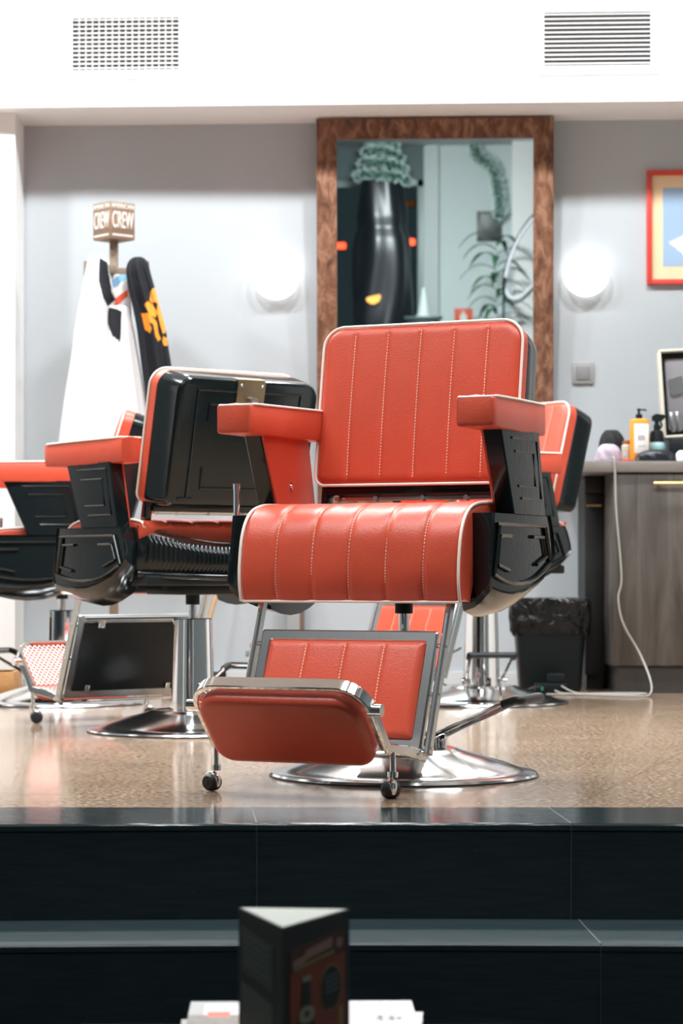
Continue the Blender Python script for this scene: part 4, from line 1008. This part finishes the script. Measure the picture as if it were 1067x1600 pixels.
# lumpy soft things: purple patterned pouch, black cloth heaps
def lump(name, px0, px1, py0, Y, dep, m, label, cat, seed, flat=1.0, base=None):
    rnd = random.Random(seed); x0 = X_at(px0, Y); x1 = X_at(px1, Y); zt = zat(py0, Y); zb = TOPZ if base is None else base
    cx, w_, h_ = (x0 + x1) / 2, (x1 - x0) / 2, zt - zb; L_ = []
    ph = [rnd.uniform(0, 6) for _ in range(6)]
    for a_ in range(15):
        t = a_ / 14; z = zb + h_ * t; k_ = (1 - t ** 5 * .6) * (.93 + .07 * min(1, t * 8)); ring = []
        for k in range(48):
            th = 2 * math.pi * k / 48; rr_ = k_ * (1 + .10 * math.sin(2 * th + ph[0]) * t + .06 * math.sin(5 * th + ph[1] + 4 * t) + .05 * math.sin(9 * th + ph[2] + 7 * t))
            ring.append((cx + w_ * rr_ * math.cos(th) * .93, Y + dep * rr_ * math.sin(th), z + h_ * .10 * math.sin(3 * th + ph[3]) * t * (1 - t)))
        L_.append(ring)
    mb = MB(); mb.loops(L_); o = mb.build(name, m, ang=60); tag(o, label, cat); return o
PURP = mat('lilac_pattern', (.52, .42, .52), .5, var=.55, vscale=55)
lump('toiletry_pouch', 929, 972, 694, ZC + .06, .035, PURP, 'white and lilac patterned pouch on the left end of the worktop', 'pouch', 2)
lump('black_cloth', 934, 977, 672, ZC + .19, .05, mat('deep_black_cloth', (.008, .009, .010), .8), 'black cloth heap behind the lilac pouch on the worktop', 'cloth', 4)
lump('black_cloth', 991, 1058, 703, ZC + .05, .04, mat('blue_black_plastic', (.012, .018, .024), .35), 'black cloth lying in front of the orange bottle and spray bottle', 'cloth', 6)
lump('cotton_pad', 1056, 1076, 704, ZC + .03, .03, WHITEC, 'white cotton bundle at the right edge of the worktop', 'cotton', 9)
x_, y_ = wp(980, ZC + .03); mb = MB(); mb.lathe([(.024, 0), (.025, .002), (.025, .006), (.022, .008)], 28); o = mb.build('red_lid', mat('red_plastic', (.75, .06, .03), .35), loc=(x_, y_, TOPZ)); tag(o, 'small flat red lid on the front edge of the worktop', 'lid')
# open tool case
yK = ZC + .22; x0_ = X_at(1035, yK); zb_ = zat(686, yK); zt_ = zat(547, yK)
e = empty('tool_case', (x0_, yK, TOPZ)); tag(e, 'open black tool case with cream edges at the right end of the worktop', 'case')
mb = MB(); mb.box(.012, .30, -.12, .06, 0, zb_ - TOPZ, .006); mb.build('case_base', BLACKM, e)
CRM = mat('cream_trim', (.80, .74, .62), .4); hK0, hK1 = zb_ - TOPZ, zt_ - TOPZ
KM = T(0, .0, hK0) @ RX(-4) @ RY(-3.2)
hk = hK1 - hK0
mb = MB(); t_ = .012
mb.box(0, t_, -.03, .03, 0, hk, .003, M=KM); mb.box(0, .30, -.03, .03, hk - t_ * .8, hk, .003, M=KM); mb.box(0, .30, -.03, .03, 0, t_ * .8, .003, M=KM); mb.build('case_lid_edge', CRM, e)
mb = MB(); mb.box(t_, .29, .012, .028, t_ * .8, hk - t_ * .8, M=KM); mb.build('case_lid', BLACKM, e)
mb = MB(); mb.box(.026, .28, -.010, .010, .03, hk - .035, .012, M=KM); mb.build('foam_insert', mat('grey_foam', (.22, .21, .23), .6), e)
mb = MB(); mb.loops([[(x2, -.016, z2) for x2, z2 in ((.036, hk * .66), (.09, hk * .70), (.09, hk * .50), (.050, hk * .47), (.040, hk * .5))], [(x2, -.0102, z2) for x2, z2 in ((.036, hk * .66), (.09, hk * .70), (.09, hk * .50), (.050, hk * .47), (.040, hk * .5))]], M=KM)
o = mb.build('clipper_blade', STEEL, loc=(x0_, yK, TOPZ)); tag(o, 'wide steel clipper blade in the upper part of the open tool case', 'tool')
for k, lb in enumerate(('first upright steel tool from the left low in the open tool case', 'second upright steel tool from the left low in the open tool case')):
    mb = MB(); mb.box(.038 + .024 * k, .052 + .024 * k, -.018, -.0102, .02, .10, .002, M=KM @ RY(-4)); o = mb.build('steel_tool', STEEL, loc=(x0_, yK, TOPZ)); tag(o, lb, 'tool', 'tools in the case')

# ------------------------------------------------------------------ bin, cables
x_ = X_at(861, 9.06); e = empty('waste_bin', (x_, 9.13, 0)); tag(e, 'black waste bin lined with a black plastic bag beside the cabinet', 'bin')
def rs(w_, d_, z, r_=.03, wob=0.0, seed=0):
    out = []
    for cx, cy, a0 in ((w_ - r_, d_ - r_, 0), (-w_ + r_, d_ - r_, 90), (-w_ + r_, -d_ + r_, 180), (w_ - r_, -d_ + r_, 270)):
        for k in range(12):
            a_ = math.radians(a0 + 90 * k / 11); q_ = wob * math.sin(k * 1.7 + a0 + seed); out.append((cx + (r_ + q_) * math.cos(a_), cy + (r_ + q_) * math.sin(a_), z + wob * 1.2 * math.sin(k * .9 + a0 * 2 + seed)))
    return out
mb = MB(); mb.loops([rs(.118, .075, 0), rs(.121, .077, .01), rs(.146, .088, .36), rs(.141, .084, .362), rs(.116, .073, .02)]); mb.build('bin_body', BLACKM, e)
mb = MB(); mb.loops([rs(.146, .087, .225, .03, .006, 1), rs(.150, .090, .24, .03, .005, 2), rs(.153, .091, .29, .03, .006, 3), rs(.155, .093, .34, .03, .003, 4), rs(.156, .094, .362, .03), rs(.150, .089, .370, .03), rs(.142, .082, .355, .03, .004, 2), rs(.137, .076, .30, .03, .006, 5)], False, False)
def bagmat():
    m, n, l, b = nodes('bin_bag_plastic'); b.inputs['Base Color'].default_value = (.006, .006, .007, 1); b.inputs['Roughness'].default_value = .25
    tc = n.new('ShaderNodeTexCoord'); v = n.new('ShaderNodeTexNoise'); v.inputs['Scale'].default_value = 14; v.inputs['Distortion'].default_value = 1.5; l.new(tc.outputs['Object'], v.inputs[0])
    bp = n.new('ShaderNodeBump'); bp.inputs['Strength'].default_value = .8; bp.inputs['Distance'].default_value = .03; l.new(v.outputs['Fac'], bp.inputs['Height']); l.new(bp.outputs[0], b.inputs['Normal']); return m
mb.build('bin_liner', bagmat(), e, ang=70)
CAB = mat('grey_cable', (.42, .40, .37), .5); CABB = mat('dark_cable', (.05, .05, .05), .5)
pts = [P(956, 716, ZC - .005), P(959, 716, ZC - .022), P(961, 740, ZC - .022), P(963, 800, ZC - .02), P(971, 900, ZC - .02), P(966, 935, ZC - .02), P(974, 975, ZC - .03), P(1000, 1022, ZC - .05)]
pts += [Vector((X_at(1017, 8.8), 8.8, .05)), Vector((X_at(1013, 8.7), 8.70, .006)), Vector((X_at(985, 8.68), 8.68, .005)), Vector((X_at(930, 8.75), 8.75, .005)), Vector((X_at(882, 8.85), 8.85, .005)), Vector((X_at(868, 8.9), 8.92, .012))]
mb = MB(); mb.tube(spline([tuple(p) for p in pts], 110), .0038, 8); o = mb.build('power_cable', CAB); tag(o, 'long grey cable hanging from the worktop to the floor', 'cable')
mb = MB(); pts = [(X_at(845, 8.9), 8.90, .03), (X_at(835, 8.8), 8.82, .03), (X_at(800, 8.85), 8.8, .005), (X_at(780, 8.85), 8.95, .005), (X_at(700, 9), 9.2, .02), (X_at(684, 9.2), 9.30, .10), (X_at(720, 9.45), 9.46, .16)]
mb.tube(spline(pts, 70), .0042, 8); o = mb.build('power_cable', CABB); tag(o, 'dark cable on the floor behind the right chair base', 'cable')
mb = MB(); pts = [(X_at(878, 8.9), 8.92, .03), (X_at(900, 8.9), 8.86, .006), (X_at(940, 8.9), 8.80, .005), (X_at(985, 8.9), 8.78, .005), (X_at(1005, 8.9), 8.83, .006), (X_at(960, 8.9), 8.88, .005), (X_at(900, 8.9), 8.82, .005), (X_at(850, 8.9), 8.80, .005)]
mb.tube(spline(pts, 80), .0034, 8); o = mb.build('power_cable', CAB); tag(o, 'grey cable looped flat on the floor by the adapter', 'cable')
e = empty('power_adapter', (X_at(860, 8.95), 8.95, 0)); tag(e, 'black power adapter standing on a socket strip by the bin', 'adapter')
mb = MB(); mb.box(-.062, .062, -.028, .028, .0, .040, .004); mb.build('socket_strip', BLACKM, e)
mb = MB(); mb.box(-.012, .055, -.024, .024, .041, .078, .005); mb.build('adapter_body', BLACKM, e)
mb = MB(); mb.box(-.040, -.030, -.0285, -.027, .012, .028, .001); mb.build('plug_light', mat('green_plastic', (.02, .3, .2), .4), e)

# ------------------------------------------------------------------ low table in front with magazines and card tent
zT = -.115
tb = empty('coffee_table', (-.06, 2.86, -3 * RIS)); tag(tb, 'low dark coffee table at the bottom edge under the magazines', 'table')
hT = zT + 3 * RIS - .035
mb = MB(); mb.box(-.30, .30, -.22, .30, hT - .03, hT, .004); mb.build('tabletop', DK, tb)
for a_, b_ in ((-.27, -.19), (.27, -.19), (-.27, .27), (.27, .27)): mb = MB(); mb.box(a_ - .02, a_ + .02, b_ - .02, b_ + .02, 0, hT - .031, .003); mb.build('leg', DK, tb)
zt0 = -3 * RIS + hT
LIT = mat('magazine_pages', (.80, .79, .77), .6); COV = mat('white_cover', (.78, .76, .77), .4)
def magazine(z0, th, dx, rot, cover, label, w_=.150, d_=.105, cx=-.052, cy=3.035):
    e = empty('magazine', (cx + dx, cy, z0), math.radians(rot)); tag(e, label, 'magazine', 'magazines on the low table')
    mb = MB(); mb.box(-w_ + .001, w_ - .001, -d_ + .001, d_ - .001, .0008, th - .0008, .0004); mb.build('pages', LIT, e)
    N_, K_ = 60, 40; vs = []; fs = []; mi = []
    for i in range(N_ + 1):
        for j in range(K_ + 1): vs.append((-w_ + 2 * w_ * i / N_, -d_ + 2 * d_ * j / K_, th))
    for i in range(N_):
        for j in range(K_):
            fs.append((i * (K_ + 1) + j, (i + 1) * (K_ + 1) + j, (i + 1) * (K_ + 1) + j + 1, i * (K_ + 1) + j + 1)); mi.append(cover((i + .5) / N_, (j + .5) / K_))
    mb = MB(); mb.add(vs, fs, mi); mb.box(-w_, w_, -d_, d_, 0, .0007, 0); mb.box(-w_, w_, -d_, d_, th - .0007, th - .0001, 0); mb.box(-w_, -w_ + .002, -d_, d_, .0007, th - .0007)
    mb.build('cover', [COV, mat('red_orange_print', (.75, .13, .05), .4), mat('grey_brown_print', (.22, .19, .17), .4, var=.6, vscale=60), mat('black_print', (.02, .02, .02), .4), mat('pale_grey_print', (.45, .46, .45), .4)], e)
    return e
def cov1(u, v):
    if .80 < u < .93 and .30 < v < .5:
        for (a_, b_, r_) in ((.80, .42, .045), (.84, .42, .05), (.88, .42, .045)):
            d = math.hypot(u - a_, (v - b_) * .7)
            if abs(d - r_) < .008 and u > a_: return 3
    if u < .40:
        if .09 < u < .19 and .48 < v < .66: return 1
        if u > .22 and abs(v - .55) < (u - .22) * 1.6: return 0
        if v < .22: return 2 if int(u * 60) % 3 else 1
        if v < .55: return 2
        if u < .07 or v > .9: return 4
    return 0
def cov2(u, v): return 2 if v < .5 else 0
def cov3(u, v): return 4
magazine(zt0 + .0005, .012, -.010, 3, cov3, 'magazine with a grey cover at the bottom of the pile')
magazine(zt0 + .0130, .010, .006, -4, cov2, 'magazine with white page edges in the middle of the pile')
magazine(zT - .0075, .0085, .0, 1.5, cov1, 'magazine with a white cover and small colour picture on top of the pile')
# triangular card tent
zc_ = CAM_H - (1419 - HOR) / F_PX * 2.90
A = P(373, 1419, 2.865); B_ = P(546, 1421, 2.852); Cc = P(441, 1443, 2.70)
top = CAM_H - (1419 - HOR) / F_PX * 2.862
cen = (A + B_ + Cc) / 3; e = empty('card_holder', (cen.x, cen.y, zt0)); tag(e, 'three-sided black card display with a bottle advert on the low table', 'menu holder')
V = [Vector((q.x - cen.x, q.y - cen.y, 0)) for q in (A, B_, Cc)]
hC = top - zt0
KDARK = mat('black_card', (.006, .010, .010), .5)
mb = MB(); mb.loops([[(v.x, v.y, .0) for v in V], [(v.x, v.y, hC) for v in V]], True, False)
mb.loops([[(v.x * .985, v.y * .985, hC) for v in V], [(v.x, v.y, hC) for v in V]], False, False); mb.build('card_body', KDARK, e)
mb = MB(); mb.loops([[(v.x * .95, v.y * .95, hC - .003) for v in V], [(v.x * .95, v.y * .95, hC + .0008) for v in V]]); mb.build('card_top', mat('pale_grey_card', (.36, .40, .35), .5), e)
# printed faces: right face (Cc->B_), left face (A->Cc)
def face_frame(a_, b_):
    d = (b_ - a_); w_ = d.length; d.normalize(); n = Vector((d.y, -d.x, 0)); 
    M_ = Matrix(((d.x, -n.x, 0, a_.x), (d.y, -n.y, 0, a_.y), (0, 0, 1, 0), (0, 0, 0, 1)))
    return M_, w_
M_, w_ = face_frame(V[2], V[1])        # local x along the face, y into the body, z up
mt = [mat('rust_print', (.19, .036, .014), .5), mat('dull_pink_print', (.26, .15, .13), .5), mat('ochre_print', (.24, .15, .05), .5), mat('dark_bottle_print', (.006, .010, .010), .5), mat('pale_green_print', (.22, .25, .17), .5), mat('maroon_print', (.06, .016, .010), .5), mat('grey_blue_print', (.07, .10, .12), .5)]
def plate(mb, pts, mi, lay): mb.loops([[(x * w_, -.0006 - lay * .0004, z) for x, z in pts], [(x * w_, -.0002 - lay * .0004, z) for x, z in pts]], mi=mi, M=M_)
def disc(cx, cz, rx, rz_, n=28): return [(cx + rx * math.cos(2 * math.pi * k / n), cz + rz_ * math.sin(2 * math.pi * k / n)) for k in range(n)]
mb = MB(); yy = lambda py: hC - (py - 1421) / F_PX * 2.77
plate(mb, [(.10, 0.001), (.92, .001), (.92, yy(1448)), (.10, yy(1458))], 5, 0)
plate(mb, [(.10, 0.001), (.92, .001), (.92, yy(1486)), (.10, yy(1496))], 0, 1)
plate(mb, [(.32, yy(1480)), (.72, yy(1471)), (.72, yy(1456)), (.32, yy(1466))], 1, 2); plate(mb, [(.14, yy(1487)), (.32, yy(1483)), (.32, yy(1472)), (.14, yy(1477))], 1, 2); plate(mb, disc(.83, yy(1468), .05, .006), 1, 2)
for k in range(9): plate(mb, [(.15 + .068 * k, yy(1494 - k * 1.2)), (.205 + .068 * k, yy(1493 - k * 1.2)), (.205 + .068 * k, yy(1486 - k * 1.2)), (.15 + .068 * k, yy(1487 - k * 1.2))], 2, 2)
plate(mb, disc(.70, yy(1535), .165, .028), 2, 2); plate(mb, disc(.70, yy(1535), .150, .0262), 3, 3)
for k in range(4): plate(mb, [(.60, yy(1519 + k * 8)), (.80, yy(1517 + k * 8)), (.80, yy(1514 + k * 8)), (.60, yy(1516 + k * 8))], 6, 4)
plate(mb, [(.20, .0015), (.46, .0015), (.455, yy(1585)), (.40, yy(1560)), (.385, yy(1512)), (.275, yy(1512)), (.265, yy(1560)), (.215, yy(1585))], 3, 3)
plate(mb, [(.27, yy(1513)), (.39, yy(1513)), (.39, yy(1505)), (.27, yy(1505))], 4, 4); plate(mb, disc(.33, yy(1565), .115, .0105), 4, 4); plate(mb, disc(.33, yy(1563), .035, .004), 5, 5)
plate(mb, [(.82, .002), (.88, .002), (.88, yy(1570)), (.82, yy(1570))], 2, 2)
mb.build('bottle_advert', mt, e)
M_, w_ = face_frame(V[0], V[2]); mb = MB()
GN = mat('dark_green_print', (.035, .05, .038), .5); GN2 = mat('grey_green_print', (.055, .07, .06), .5)
plate(mb, [(.08, yy(1518)), (.80, yy(1528)), (.80, yy(1458)), (.08, yy(1448))], 0, 0); plate(mb, [(.08, .001), (.80, .001), (.80, yy(1548)), (.08, yy(1536))], 1, 0)
for k in range(5): plate(mb, [(.14, yy(1460 + 11 * k)), (.70, yy(1468 + 11 * k)), (.70, yy(1465 + 11 * k)), (.14, yy(1457 + 11 * k))], 1, 1)
mb.build('side_print', [GN, GN2], e)
